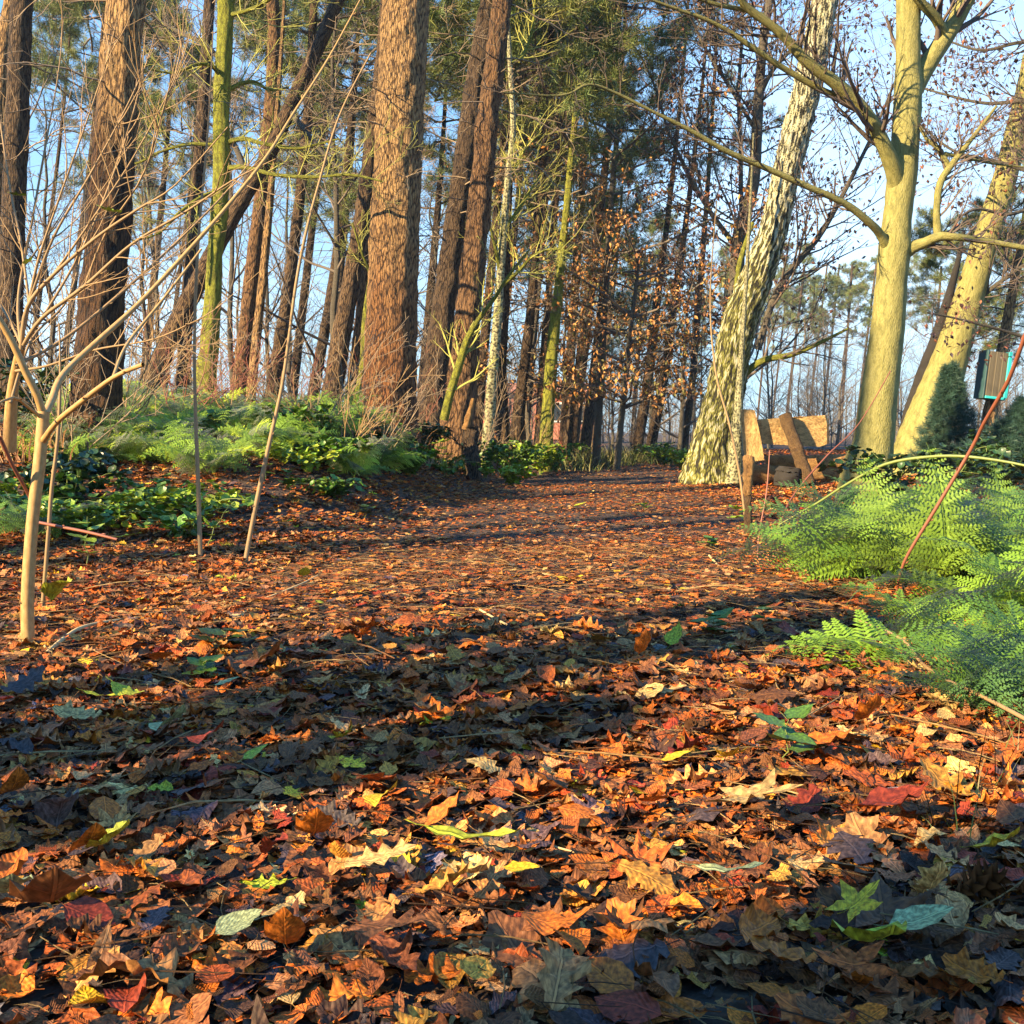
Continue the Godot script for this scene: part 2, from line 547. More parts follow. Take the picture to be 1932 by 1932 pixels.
func make_litter() -> void:
	var places := {}
	var tints := {}
	for k in leaf_kinds:
		for i in 5:
			places[k + str(i)] = []
			tints[k + str(i)] = PackedColorArray()
	var zones := [[0.5, 2.6, 1750, 2200], [2.6, 6.0, 1050, 900], [6.0, 12.0, 480, 250], [12.0, 30.0, 110, 30]]
	for z in zones:
		for scraps in 2:
			var area: float = 0.56 * (z[1] * z[1] - z[0] * z[0]) + 1.6 * (z[1] - z[0])
			for n in int(area * z[2 + scraps]):
				var d: float = sqrt(lerpf(z[0] * z[0], z[1] * z[1], rng.randf()))
				var x := rr(-1, 1) * (0.56 * d + 0.8)
				var trodden := (1.0 - smoothstep(0.8, 1.8, absf(x - path_x(d)))) * smoothstep(2.0, 5.0, d)
				var k := "scrap"
				if not scraps:
					var r := rng.randf()
					k = "oak" if r < 0.36 else "beech" if r < 0.78 else "birch" if r < 0.90 else "red_oak" if r < 0.92 else "maple" if r < 0.94 else "poplar" if r < 0.985 else "willow"
				var s: float = LENGTH[k] * rr(0.6, 1.1) * (1.0 - 0.35 * trodden) * (1.0 + 0.25 * smoothstep(12.0, 25.0, d))
				var i := rng.randi() % 5
				if trodden > 0.4 and rng.randf() < 0.7:
					i = 0
				var p := Vector3(x, land(x, -d), -d)
				var t := lying(p, s, lerpf(0.3, 0.16, trodden), rr(0.0, 0.018) + s * 0.06)
				places[k + str(i)].append(t)
				var c := pick_tint(x, d)
				if scraps:
					c = c * 0.8
				tints[k + str(i)].append(c)
	var holder := Node3D.new()
	holder.name = "leaf_litter"
	add_child(holder)
	tag(holder, "carpet of fallen brown and orange leaves over the whole woodland floor", "leaves", "", "stuff")
	for k in leaf_kinds:
		for i in 5:
			if places[k + str(i)].size():
				scatter("leaves", leaf_shapes[k][i], places[k + str(i)], tints[k + str(i)], holder)
	# pine needles and stalks strewn through it
	var a := Acc.new()
	a.tube(PackedVector3Array([Vector3(-0.5, 0, 0), Vector3(-0.15, 0.03, 0.05), Vector3(0.2, 0.035, 0.05), Vector3(0.5, 0, -0.02)]), PackedFloat32Array([0.007, 0.008, 0.008, 0.003]), 3)
	var needle_places := []
	var needle_tints := PackedColorArray()
	for n in 6500:
		var d := sqrt(lerpf(0.4, 30.0, rng.randf()))
		var x := rr(-1, 1) * (0.56 * d + 0.5)
		var b := Basis(Vector3.UP, rng.randf() * TAU) * Basis(Vector3.BACK, rr(-0.2, 0.2))
		needle_places.append(Transform3D(b.scaled(Vector3.ONE * (rr(0.05, 0.15) if n % 40 else rr(0.16, 0.28))), Vector3(x, land(x, -d) + rr(0.01, 0.035), -d)))
		needle_tints.append([Color(0.5, 0.30, 0.11), Color(0.28, 0.14, 0.06), Color(0.13, 0.07, 0.04), Color(0.6, 0.42, 0.19)][rng.randi() % 4])
	var sn := scatter("needle_litter", a.mesh(M.litter), needle_places, needle_tints, self)
	tag(sn, "dry tan pine needles and stalks strewn among the fallen leaves", "needles", "", "stuff")

var hero := []       # [name said, position]

func fallen(px: float, py: float, kind: String, tone: String, size: float, yaw: float, tilt: float, shape: int, label: String, said := "", lift := 0.03) -> void:
	var p := on_ground(px, py)
	var o := part("fallen_leaf", leaf_shapes[kind][shape], self, p + Vector3(0, lift + size * 0.5 * absf(sin(tilt)), 0), Vector3.ZERO, M["leaf_" + tone])
	o.basis = (Basis(Vector3.UP, yaw) * Basis(Vector3.RIGHT, tilt)).scaled(Vector3.ONE * size)
	tag(o, label, "leaf", "fallen leaves on the woodland floor")
	if said:
		hero.append([said, p])

func make_fallen_leaves() -> void:
	fallen(1215, 1262, "beech", "orange", 0.075, 0.5, -1.15, 1, "bright orange beech leaf standing upright in the dark shadow band on the path", "upright orange beech leaf")
	fallen(1275, 1240, "birch", "lime", 0.07, 2.4, -0.95, 1, "pale yellow green leaf standing just right of the upright orange beech leaf", "pale yellow green leaf")
	fallen(1095, 965, "poplar", "lime", 0.10, 1.7, -0.35, 0, "bright yellow green leaf lying alone far up the sunny path", "lone yellow green leaf")
	fallen(1080, 1112, "willow", "yellow", 0.13, 1.5, -0.12, 1, "long yellow leaf lying crosswise in the middle of the path", "long yellow path leaf")
	fallen(575, 1103, "poplar", "lime", 0.06, 0.4, -0.8, 0, "round lime green leaf standing among brown leaves beyond the slender saplings", "round lime green leaf")
	fallen(322, 1412, "beech", "pale", 0.10, 1.2, -0.5, 3, "large pale green folded leaf lying in shade on the dark wet leaves", "pale green folded leaf")
	fallen(240, 1345, "beech", "lime", 0.085, 1.4, 0.25, 3, "bright green curved leaf arching beside the pale green folded leaf", "bright green arching leaf")
	fallen(195, 1342, "willow", "lime", 0.09, 1.6, 0.05, 1, "narrow lime green leaf joined to a green stalk near the left shadow", "narrow lime green leaf")
	fallen(597, 1672, "beech", "orange", 0.085, 0.3, -0.75, 1, "large glowing orange beech leaf propped up in the sunny foreground", "large glowing orange beech leaf", 0.05)
	fallen(640, 1690, "beech", "amber", 0.05, -0.3, -0.9, 1, "small amber leaf half hidden behind the large glowing orange beech leaf", "small amber leaf")
	fallen(520, 1660, "beech", "red", 0.06, 0.9, -0.6, 2, "dark red leaf in the shadow left of the large glowing orange leaf", "dark red leaf in shadow")
	fallen(900, 1668, "willow", "lime", 0.15, 1.35, -0.1, 1, "long curved yellow green willow leaf in the middle foreground", "long yellow green willow leaf", 0.05)
	fallen(980, 1690, "beech", "yellow", 0.06, 1.2, -0.2, 0, "yellow leaf under the tip of the long willow leaf", "flat yellow leaf")
	fallen(720, 1718, "oak", "buff", 0.095, 1.6, -0.25, 0, "pale buff lobed oak leaf lying flat below the glowing orange leaf", "pale buff oak leaf", 0.05)
	fallen(880, 1742, "oak", "buff", 0.09, 0.6, -0.3, 1, "pale lobed oak leaf lying under the long willow leaf", "pale flat oak leaf", 0.05)
	fallen(928, 1752, "red_oak", "tan", 0.07, 2.6, -0.4, 0, "tan pointed oak leaf right of the pale oak leaf", "tan pointed oak leaf", 0.04)
	fallen(105, 1835, "beech", "brown", 0.14, 0.5, -0.55, 1, "large brown leaf with strong veins at the bottom left corner", "large veined brown leaf", 0.05)
	fallen(455, 1850, "poplar", "pale", 0.055, 2.1, -0.3, 0, "small pale blue green leaf lying in the lower left foreground", "small pale blue green leaf", 0.05)
	fallen(540, 1888, "beech", "orange", 0.07, 0.2, -1.0, 1, "orange red leaf standing upright at the lower edge", "upright orange red leaf", 0.04)
	fallen(735, 1865, "oak", "brown", 0.11, 0.9, -0.35, 0, "brown oak leaf with pale veins lying at the lower edge", "brown veined oak leaf", 0.05)
	fallen(840, 1778, "oak", "amber", 0.085, 1.3, -0.55, 1, "golden curly lobed oak leaf in the sunny lower foreground", "golden curly oak leaf", 0.05)
	fallen(1430, 1612, "maple", "buff", 0.13, 1.1, -0.3, 0, "largest crumpled pale tan maple leaf in the right foreground", "largest crumpled maple leaf", 0.06)
	fallen(1380, 1485, "maple", "yellow", 0.06, 0.3, -0.6, 0, "bright yellow lobed leaf below the green bramble sprig", "bright yellow lobed leaf", 0.04)
	fallen(1275, 1492, "beech", "yellow", 0.055, 1.5, -0.35, 0, "small bright yellow leaf left of the bright yellow lobed leaf", "small bright yellow leaf", 0.04)
	fallen(1385, 1740, "willow", "pale", 0.10, 1.2, -0.25, 1, "pale cream green narrow leaf in the shaded right foreground", "pale cream narrow leaf", 0.05)
	fallen(1620, 1805, "maple", "yellow", 0.065, 2.0, -0.5, 0, "ragged yellow leaf in deep shade at the lower right", "ragged yellow leaf in shade", 0.05)
	fallen(1650, 1905, "poplar", "lime", 0.095, 0.15, -0.5, 1, "large yellow green leaf with a pale midrib at the bottom right", "large yellow green leaf", 0.05)
	fallen(1735, 1862, "beech", "pale", 0.075, 1.6, -0.3, 0, "pale green oval leaf right of the large yellow green leaf", "pale green oval leaf", 0.06)
	fallen(1755, 1795, "oak", "buff", 0.07, 0.2, -0.9, 1, "buff leaf standing on edge right of the ragged yellow leaf", "buff leaf on edge", 0.05)
	fallen(1660, 1770, "maple", "umber", 0.11, 2.9, -0.2, 0, "large dark brown leaf with radiating stalks in the lower right shade", "large dark brown maple leaf", 0.03)
	fallen(1880, 1690, "beech", "yellow", 0.075, 0.8, -0.6, 1, "golden yellow leaf at the right edge beside a pine cone", "golden leaf", 0.04)
	fallen(115, 1160, "poplar", "lime", 0.13, 1.0, -0.6, 2, "large folded lime yellow leaf with ribs just behind the forked sapling foot", "folded lime yellow leaf", 0.04)
	fallen(245, 1035, "beech", "green", 0.13, 1.5, -0.2, 0, "green leaf with insect holes in the shade behind the forked sapling", "holed green leaf", 0.05)
	fallen(118, 1605, "poplar", "grey", 0.085, 0.7, -0.8, 2, "bluish grey leaf standing in the darkest shade at the left", "bluish grey leaf", 0.03)
	fallen(30, 1560, "beech", "orange", 0.075, 0.9, -0.8, 3, "glowing orange leaf in a sun fleck at the left edge", "left glowing orange leaf", 0.03)
	fallen(395, 1445, "beech", "red", 0.085, 1.4, -0.45, 3, "rust red leaf lying just right of the pale green folded leaf", "rust red leaf", 0.04)
	fallen(1690, 1575, "beech", "red", 0.11, 1.5, -0.35, 1, "dark red brown leaf in the shade below the low fern", "dark red fern leaf", 0.03)
	fallen(1560, 1462, "beech", "orange", 0.10, 1.5, -0.3, 1, "orange curled leaf in the sun right of the bramble sprig", "orange bramble side leaf", 0.04)
	fallen(1640, 1400, "beech", "orange", 0.085, 0.4, -0.9, 1, "orange leaf standing beneath the tip of the low fern frond", "orange fern tip leaf", 0.03)
	fallen(500, 1300, "beech", "rust", 0.12, 1.3, -0.5, 3, "large rust leaf right of the small green bramble seedling", "large rust leaf", 0.04)
	fallen(840, 1612, "beech", "orange", 0.075, 1.9, -0.7, 1, "orange leaf propped above the long willow leaf", "orange propped leaf", 0.04)
	fallen(725, 1568, "poplar", "yellow", 0.065, 1.3, -0.5, 3, "glowing yellow leaf at the edge of the central shadow", "glowing yellow leaf", 0.04)
	fallen(650, 1440, "maple", "yellow", 0.05, 0.9, -0.5, 1, "tiny bright yellow leaf fragment in the central shadow", "tiny bright yellow leaf", 0.03)
	fallen(485, 1475, "birch", "lime", 0.05, 2.0, -0.5, 0, "small lime green triangular leaf in the central shadow", "small lime triangular leaf", 0.04)
	fallen(430, 1335, "beech", "pale", 0.06, 1.8, -0.3, 0, "small cream green leaf right of the bright green arching leaf", "small cream green leaf", 0.04)
	fallen(215, 1665, "poplar", "lime", 0.07, 1.5, -0.6, 1, "dull lime green leaf in the shade above the lower left foreground", "dull lime green leaf", 0.04)
	fallen(20, 1790, "beech", "pale", 0.09, 0.6, -0.5, 1, "pale green leaf cut by the left edge near the bottom", "cut pale green leaf", 0.04)
	fallen(170, 1690, "beech", "orange", 0.08, 0.8, -0.6, 3, "curled orange leaf lit at the left above the veined brown leaf", "curled orange leaf", 0.05)
	fallen(650, 1690, "oak", "tan", 0.07, 2.2, -0.4, 2, "tan oak leaf tucked behind the small amber leaf", "", 0.03)
	# the other large leaves of the foreground
	var placed := 0
	var count := {}
	var rows := []
	var tries := 0
	while placed < 240 and tries < 5000:
		tries += 1
		var d := sqrt(lerpf(1.05, 10.5, pow(rng.randf(), 1.3)))
		var x := rr(-1, 1) * 0.5 * d
		var kind: String = ["oak", "beech", "beech", "oak", "beech", "oak", "poplar", "birch"][rng.randi() % 8]
		var tone: String = ["umber", "brown", "rust", "orange", "tan", "amber", "orange", "plum", "red", "buff", "brown", "rust", "amber", "tan", "orange"][rng.randi() % 15]
		var s: float = LENGTH[kind] * rr(0.95, 1.35)
		var p := Vector3(x, land(x, -d), -d)
		var best := 0
		for i in hero.size():
			if hero[i][1].distance_to(p) < hero[best][1].distance_to(p):
				best = i
		var gap: Vector3 = p - hero[best][1]
		if gap.length() < 0.09:
			continue
		var side := ("to the right of" if gap.x > 0 else "to the left of") if absf(gap.x) > absf(gap.z) else ("behind" if gap.z < 0 else "in front of")
		rows.append([p, kind, tone, s, "%s %s leaf %s the %s" % [SAID[tone], {"oak": "lobed oak", "red_oak": "pointed oak", "beech": "oval beech", "birch": "small birch", "maple": "maple", "poplar": "rounded poplar"}[kind], side, hero[best][0]], gap.length()])
		placed += 1
	rows.sort_custom(func(a, b): return a[5] < b[5])
	for r in rows:
		var k: int = count.get(r[4], 0)
		count[r[4]] = k + 1
		var words: String = r[4]
		if k > 0:
			words = "%s nearest %s" % [ORD[k], r[4]]
		var o := part("fallen_leaf", leaf_shapes[r[1]][rng.randi() % 5], self, Vector3.ZERO, Vector3.ZERO, M["leaf_" + r[2]])
		o.transform = lying(r[0], r[3], 0.42, 0.028 + r[3] * 0.08)
		tag(o, words, "leaf", "fallen leaves on the woodland floor")

# ---------------------------------------------------------------- ferns and low plants
func frond_mesh(len: float, rise: float, pairs: int, pinnules: int, droop: float, m: Material, sd: int, fine := true) -> ArrayMesh:
	var r := RandomNumberGenerator.new()
	r.seed = sd
	var a := Acc.new()
	var pts := PackedVector3Array()
	var rad := PackedFloat32Array()
	var tan_ := PackedVector3Array()
	var p := Vector3.ZERO
	var steps := pairs * 2 + 6
	var sway := r.randf_range(-0.25, 0.25)
	for i in steps + 1:
		var t := float(i) / steps
		var e := rise - (rise + droop) * pow(t, 1.3)
		var dir := Vector3(sin(sway * t * 2.0) * cos(e), sin(e), cos(e)).normalized()
		pts.append(p)
		tan_.append(dir)
		rad.append(lerpf(0.0028, 0.0006, t))
		p += dir * len / steps
	a.tube(pts, rad, 4)
	for i in pairs:
		var t := 0.18 + 0.80 * i / pairs
		var q := int(t * steps)
		var T := tan_[q]
		var S := T.cross(Vector3.UP).normalized()
		var N := S.cross(T).normalized()
		var pl := len * 0.30 * pow(1.0 - (t - 0.18) / 0.82, 0.85) * smoothstep(0.05, 0.26, t) + 0.012
		for side in [-1.0, 1.0]:
			var dirp: Vector3 = (S * side + T * r.randf_range(0.28, 0.5) + N * r.randf_range(-0.3, 0.35)).normalized()
			var across: Vector3 = (T - dirp * T.dot(dirp)).normalized()
			var up: Vector3 = dirp.cross(across).normalized()
			if up.dot(N) < 0:
				up = -up
			var base: Vector3 = pts[q]
			var np := maxi(3, int(pinnules * pl / (len * 0.30) + 2))
			for j in np:
				var s := (j + 0.6) / np
				var c: Vector3 = base + dirp * pl * s - Vector3.UP * pl * 0.16 * s * s
				var ll := pl * 0.30 * (1.0 - s * 0.85) + 0.003
				var ww := pl / np * 0.36
				for s2 in [-1.0, 1.0]:
					var d2: Vector3 = (across * s2 + dirp * 0.45 + up * r.randf_range(-0.25, 0.1)).normalized()
					var w2: Vector3 = dirp * ww
					var tip: Vector3 = c + d2 * ll
					var mid: Vector3 = c + d2 * ll * 0.45 + up * ll * 0.10
					if fine:
						a.flat_tri(c - w2 * 0.5, mid - w2, mid + w2)
						a.flat_tri(c - w2 * 0.5, mid + w2, c + w2 * 0.6)
						a.flat_tri(mid - w2 * 0.8, tip + w2 * 0.1, mid + w2 * 1.0)
					else:
						a.flat_tri(c - w2, tip, c + w2)
			a.flat_tri(base - across * 0.0012, base + dirp * pl, base + across * 0.0012)
	return a.mesh(m)

var fronds := {}

func make_fronds() -> void:
	for k in ["fern_bright", "fern_green", "fern_dark", "fern_yellow", "fern_painted_sun"]:
		fronds[k] = []
		for i in 3:
			fronds[k].append(frond_mesh(1.0, [1.15, 0.9, 1.3][i], 17, 9, [0.25, 0.3, 0.9][i], M[k], i + 5))

func fern(called: String, label: String, where: Vector3, size: float, count: int, tones: Array, group: String, from := 0.0, to := TAU, lean := 0.0) -> Node3D:
	var o := thing(called, label, "fern", where, group)
	for i in count:
		var yaw := lerpf(from, to, (i + rr(-0.3, 0.3)) / count)
		var f := part("frond", fronds[tones[rng.randi() % tones.size()]][rng.randi() % 3], o)
		f.basis = (Basis(Vector3.UP, yaw) * Basis(Vector3.RIGHT, rr(-0.35, 0.3) + lean) * Basis(Vector3.BACK, rr(-0.7, 0.7))).scaled(Vector3.ONE * size * rr(0.65, 1.1))
		f.position = Vector3(rr(-0.04, 0.04), -0.01, rr(-0.04, 0.04))
	return o

func bush(called: String, label: String, category: String, where: Vector3, w: float, h: float, leaves: int, m: String, size: float, group := "", stems := 7) -> Node3D:
	var o := thing(called, label, category, where, group)
	var a := Acc.new()
	var pl := []
	var tint := PackedColorArray()
	for i in stems:
		var yaw := rng.randf() * TAU
		var out := Vector3(cos(yaw), 0, sin(yaw))
		var pts := PackedVector3Array()
		var rad := PackedFloat32Array()
		var reach := w * rr(0.3, 0.6)
		var hh := h * rr(0.6, 1.05)
		for k in 7:
			var t := k / 6.0
			pts.append(out * reach * t * (0.4 + 0.6 * t) + Vector3(rr(-1, 1), 0, rr(-1, 1)) * 0.02 + Vector3.UP * hh * sin(t * 1.9) * 0.95)
			rad.append(lerpf(0.004, 0.0015, t))
		a.tube(pts, rad, 4)
		for k in leaves / stems:
			var t := rr(0.15, 1.0) * 6.0
			var q := pts[int(t)].lerp(pts[mini(int(t) + 1, 6)], fposmod(t, 1.0))
			var b := Basis(Vector3.UP, rng.randf() * TAU) * Basis(Vector3.RIGHT, rr(-0.2, 0.9)) * Basis(Vector3.BACK, rr(-0.5, 0.5))
			pl.append(Transform3D(b.scaled(Vector3.ONE * size * rr(0.6, 1.25)), q + b * Vector3(0, 0, size * 0.5) + any_dir() * size * 0.5))
			var g := rr(0.7, 1.35)
			tint.append(Color(g * rr(0.8, 1.25), g, g * rr(0.7, 1.1)))
	part("stem", a.mesh(M.cane_green), o)
	scatter("foliage", leaf_shapes_for[m], pl, tint, o)
	return o

var leaf_shapes_for := {}

func plant_leaf(p: Vector3, dir: Vector3, size: float, m: Material, parent: Node, kind := 0) -> void:
	var z := dir.normalized()
	var x := z.cross(Vector3.UP).normalized()
	var y := x.cross(z) * -1.0
	if y.y < 0:
		y = -y
	x = y.cross(z)
	var o := part("leaf", leaf_shapes["birch" if kind == 0 else "beech"][kind], parent, Vector3.ZERO, Vector3.ZERO, m)
	o.basis = Basis(x, y, z).scaled(Vector3.ONE * size)
	o.position = p + z * size * 0.5

func sprig(called: String, label: String, category: String, where: Vector3, height: float, n: int, size: float, m: Material, group := "", kind := 0, lean := Vector3.ZERO) -> Node3D:
	var o := thing(called, label, category, where, group)
	var pts := PackedVector3Array()
	var rad := PackedFloat32Array()
	for k in 8:
		var t := k / 7.0
		pts.append(Vector3(rr(-1, 1) * 0.01, height * t, rr(-1, 1) * 0.01) + lean * t * t)
		rad.append(lerpf(0.004, 0.0015, t) * clampf(height * 3.0, 0.4, 1.0))
	var a := Acc.new()
	a.tube(pts, rad, 5)
	part("stem", a.mesh(M.cane_green), o)
	for i in n:
		var t := 0.25 + 0.75 * (i + 0.5) / n
		var q := pts[int(t * 7)]
		var yaw := i * 2.4 + rr(-0.4, 0.4)
		plant_leaf(q, Vector3(cos(yaw), rr(-0.15, 0.45), sin(yaw)), size * rr(0.75, 1.2), m, o, kind)
	return o

func blades(a: Acc, n: int, spread: float, len: float, wide: float, flop: float, tints: Array) -> void:
	for i in n:
		var yaw := rng.randf() * TAU
		var out := Vector3(cos(yaw), 0, sin(yaw))
		var side := Vector3(-out.z, 0, out.x) * wide
		var p := out * spread * rng.randf() + Vector3(rr(-1, 1), 0, rr(-1, 1)) * spread * 0.6
		var e := rr(0.7, 1.5)
		a.col = tints[rng.randi() % tints.size()]
		var l := len * rr(0.5, 1.15)
		var last := -1
		for k in 6:
			var t := k / 5.0
			var nn := out.cross(side).normalized()
			var w := side * (1.0 - t * 0.95)
			var i0 := a.vert(p - w, nn, Vector2(0, t))
			a.vert(p + w, nn, Vector2(1, t))
			if last >= 0:
				a.tri(last, i0, last + 1)
				a.tri(last + 1, i0, i0 + 1)
			last = i0
			p += (out * cos(e) + Vector3.UP * sin(e)) * l / 5.0
			e -= flop * rr(0.15, 0.45)

# ---------------------------------------------------------------- trees
# grows a branch with side branches into «a»; tips gets [point, direction]
func grow(a: Acc, p0: Vector3, dir: Vector3, len: float, r0: float, level: int, s: Dictionary, tips: Array) -> void:
	var segs := clampi(int(len / s.step) + 2, 3, 9)
	var pts := PackedVector3Array([p0])
	var rad := PackedFloat32Array([r0])
	var d := dir.normalized()
	var p := p0
	for i in segs:
		d = (d + any_dir() * s.wob + Vector3.UP * s.up).normalized()
		p += d * len / segs
		pts.append(p)
		rad.append(maxf(lerpf(r0, r0 * 0.25, float(i + 1) / segs), s.thin))
	a.tube(pts, rad, 5 if r0 > 0.02 else 3, 0.25)
	var last: bool = level >= s.kids.size()
	if last:
		tips.append([p, d])
		if s.get("dense", false):
			for i in range(1, segs):
				tips.append([pts[i], (pts[i + 1] - pts[i]).normalized()])
		return
	var n: int = s.kids[level]
	var spin := rng.randf() * TAU
	for i in n:
		var t := lerpf(s.first, 1.0, (i + rng.randf() * 0.7) / n)
		var q := t * segs
		var b := pts[int(q)].lerp(pts[mini(int(q) + 1, segs)], fposmod(q, 1.0))
		var ax := (pts[mini(int(q) + 1, segs)] - pts[mini(int(q), segs - 1)]).normalized()
		var side := ax.cross(Vector3.UP if absf(ax.y) < 0.95 else Vector3.RIGHT).normalized().rotated(ax, spin + i * 2.4 + rr(-0.5, 0.5))
		if s.get("flat", false) and level > 0:
			side = (ax.cross(Vector3.UP).normalized() * (1.0 if i % 2 else -1.0) + Vector3.UP * rr(-0.3, 0.3)).normalized()
		var an: float = s.ang * rr(0.7, 1.25)
		grow(a, b, ax * cos(an) + side * sin(an), len * s.ratio * rr(0.6, 1.1) * (1.15 - 0.5 * t), maxf(rad[mini(int(q), segs)] * 0.62, s.thin), level + 1, s, tips)
	tips.append([p, d])

func chain(rows: Array, d0: float, d1 := -1.0) -> Array:
	# [px, py, width px] to world points and radii
	var pts := PackedVector3Array()
	var rad := PackedFloat32Array()
	for i in rows.size():
		var d := d0 if d1 < 0 else lerpf(d0, d1, float(i) / (rows.size() - 1))
		pts.append(at(rows[i][0], rows[i][1], d))
		rad.append(rows[i][2] * d / F * 0.5)
	return [pts, rad]

var shared := {}

func tuft_mesh(n: int, len: float, wide: float) -> ArrayMesh:
	var a := Acc.new()
	for i in n:
		var t := float(i) / n
		var p := Vector3(0, 0, t * 0.16)
		var yaw := i * 2.4
		var d := Vector3(cos(yaw), sin(yaw), 0) * rr(0.5, 1.0) + Vector3(0, 0, rr(0.35, 1.1))
		d = d.normalized()
		var side := d.cross(any_dir()).normalized() * wide
		a.flat_tri(p - side, p + d * len * rr(0.8, 1.1), p + side)
	return a.mesh(M.needle)

func crown_variant(k: int) -> Array:
	var key := "crown%d" % k
	if shared.has(key):
		return shared[key]
	rng.seed = 500 + k
	var a := Acc.new()
	var tips := []
	var long: float = [5.5, 4.2, 6.5, 4.8][k]
	var wide: float = [2.3, 2.8, 1.9, 3.2][k]
	for i in [18, 15, 20, 16][k]:
		var t := rng.randf()
		var yaw = i * 2.4
		var out := Vector3(cos(yaw), rr(-0.15, 0.35) + t * 0.4, sin(yaw))
		grow(a, Vector3(0, t * long, 0), out, wide * (1.1 - 0.55 * t) * rr(0.6, 1.1), 0.03, 0, {"kids": [6, 4], "ratio": 0.42, "ang": 0.75, "wob": 0.18, "up": 0.03, "thin": 0.006, "first": 0.35, "step": 0.35, "dense": true}, tips)
	var pl := []
	var tint := PackedColorArray()
	for t in tips:
		for j in 2:
			var d: Vector3 = (t[1] + any_dir() * 0.8 + Vector3.UP * 0.25).normalized()
			pl.append(Transform3D(Basis.looking_at(-d, Vector3.UP if absf(d.y) < 0.9 else Vector3.RIGHT).scaled(Vector3.ONE * rr(0.9, 1.6)), t[0] + any_dir() * 0.06))
			var g := rr(0.7, 1.3)
			tint.append(Color(0.12 * g * rr(0.8, 1.4), 0.16 * g, 0.04 * g))
	var mm := MultiMesh.new()
	mm.transform_format = MultiMesh.TRANSFORM_3D
	mm.use_colors = true
	mm.mesh = shared.tuft
	mm.instance_count = pl.size()
	for i in pl.size():
		mm.set_instance_transform(i, pl[i])
		mm.set_instance_color(i, tint[i])
	shared[key] = [a.mesh(M.dark_twig), mm]
	return shared[key]

func dead_variant(k: int) -> ArrayMesh:
	var key := "dead%d" % k
	if not shared.has(key):
		rng.seed = 700 + k
		var a := Acc.new()
		var tips := []
		for i in [22, 34, 28][k]:
			var t := pow(rng.randf(), 0.7)
			var yaw = i * 2.4 + rr(-0.4, 0.4)
			grow(a, Vector3(0, t * 5.0, 0), Vector3(cos(yaw), rr(-0.25, 0.5), sin(yaw)), rr(0.3, 1.5), 0.011, 0, {"kids": [5, 3], "ratio": 0.45, "ang": 0.8, "wob": 0.26, "up": -0.01, "thin": 0.0028, "first": 0.25, "step": 0.18}, tips)
		shared[key] = a.mesh(M.dead_twig)
	return shared[key]

func bare_variant(k: int) -> Array:
	var key := "bare%d" % k
	if not shared.has(key):
		rng.seed = 900 + k
		var tr := Acc.new()
		var a := Acc.new()
		var tips := []
		var h: float = [7.5, 6.0, 9.0, 5.0][k]
		var pts := PackedVector3Array([Vector3(0, -0.15, 0)])
		var rad := PackedFloat32Array([0.075])
		for i in 12:
			var t := (i + 1) / 12.0
			pts.append(pts[i] + Vector3(rr(-0.07, 0.09), h / 12.0, rr(-0.07, 0.07)))
			rad.append(lerpf(0.065, 0.012, t))
		tr.tube(pts, rad, 8, 0.25)
		for i in [26, 24, 30, 30][k]:
			var t := lerpf(0.12, 1.0, float(i) / 26.0)
			var q := clampi(int(t * 12), 0, 11)
			var yaw = i * 2.4
			grow(a, pts[q].lerp(pts[q + 1], rng.randf()), Vector3(cos(yaw), rr(0.3, 1.0), sin(yaw)), h * 0.30 * (1.2 - 0.6 * t) * rr(0.6, 1.1), rad[q] * 0.45, 0, {"kids": [5, 4], "ratio": 0.5, "ang": 0.65, "wob": 0.15, "up": 0.06, "thin": 0.0035, "first": 0.2, "step": 0.25}, tips)
		shared[key] = [tr.mesh(M.grey_bark), a.mesh(M.far_twig), tips]
	return shared[key]

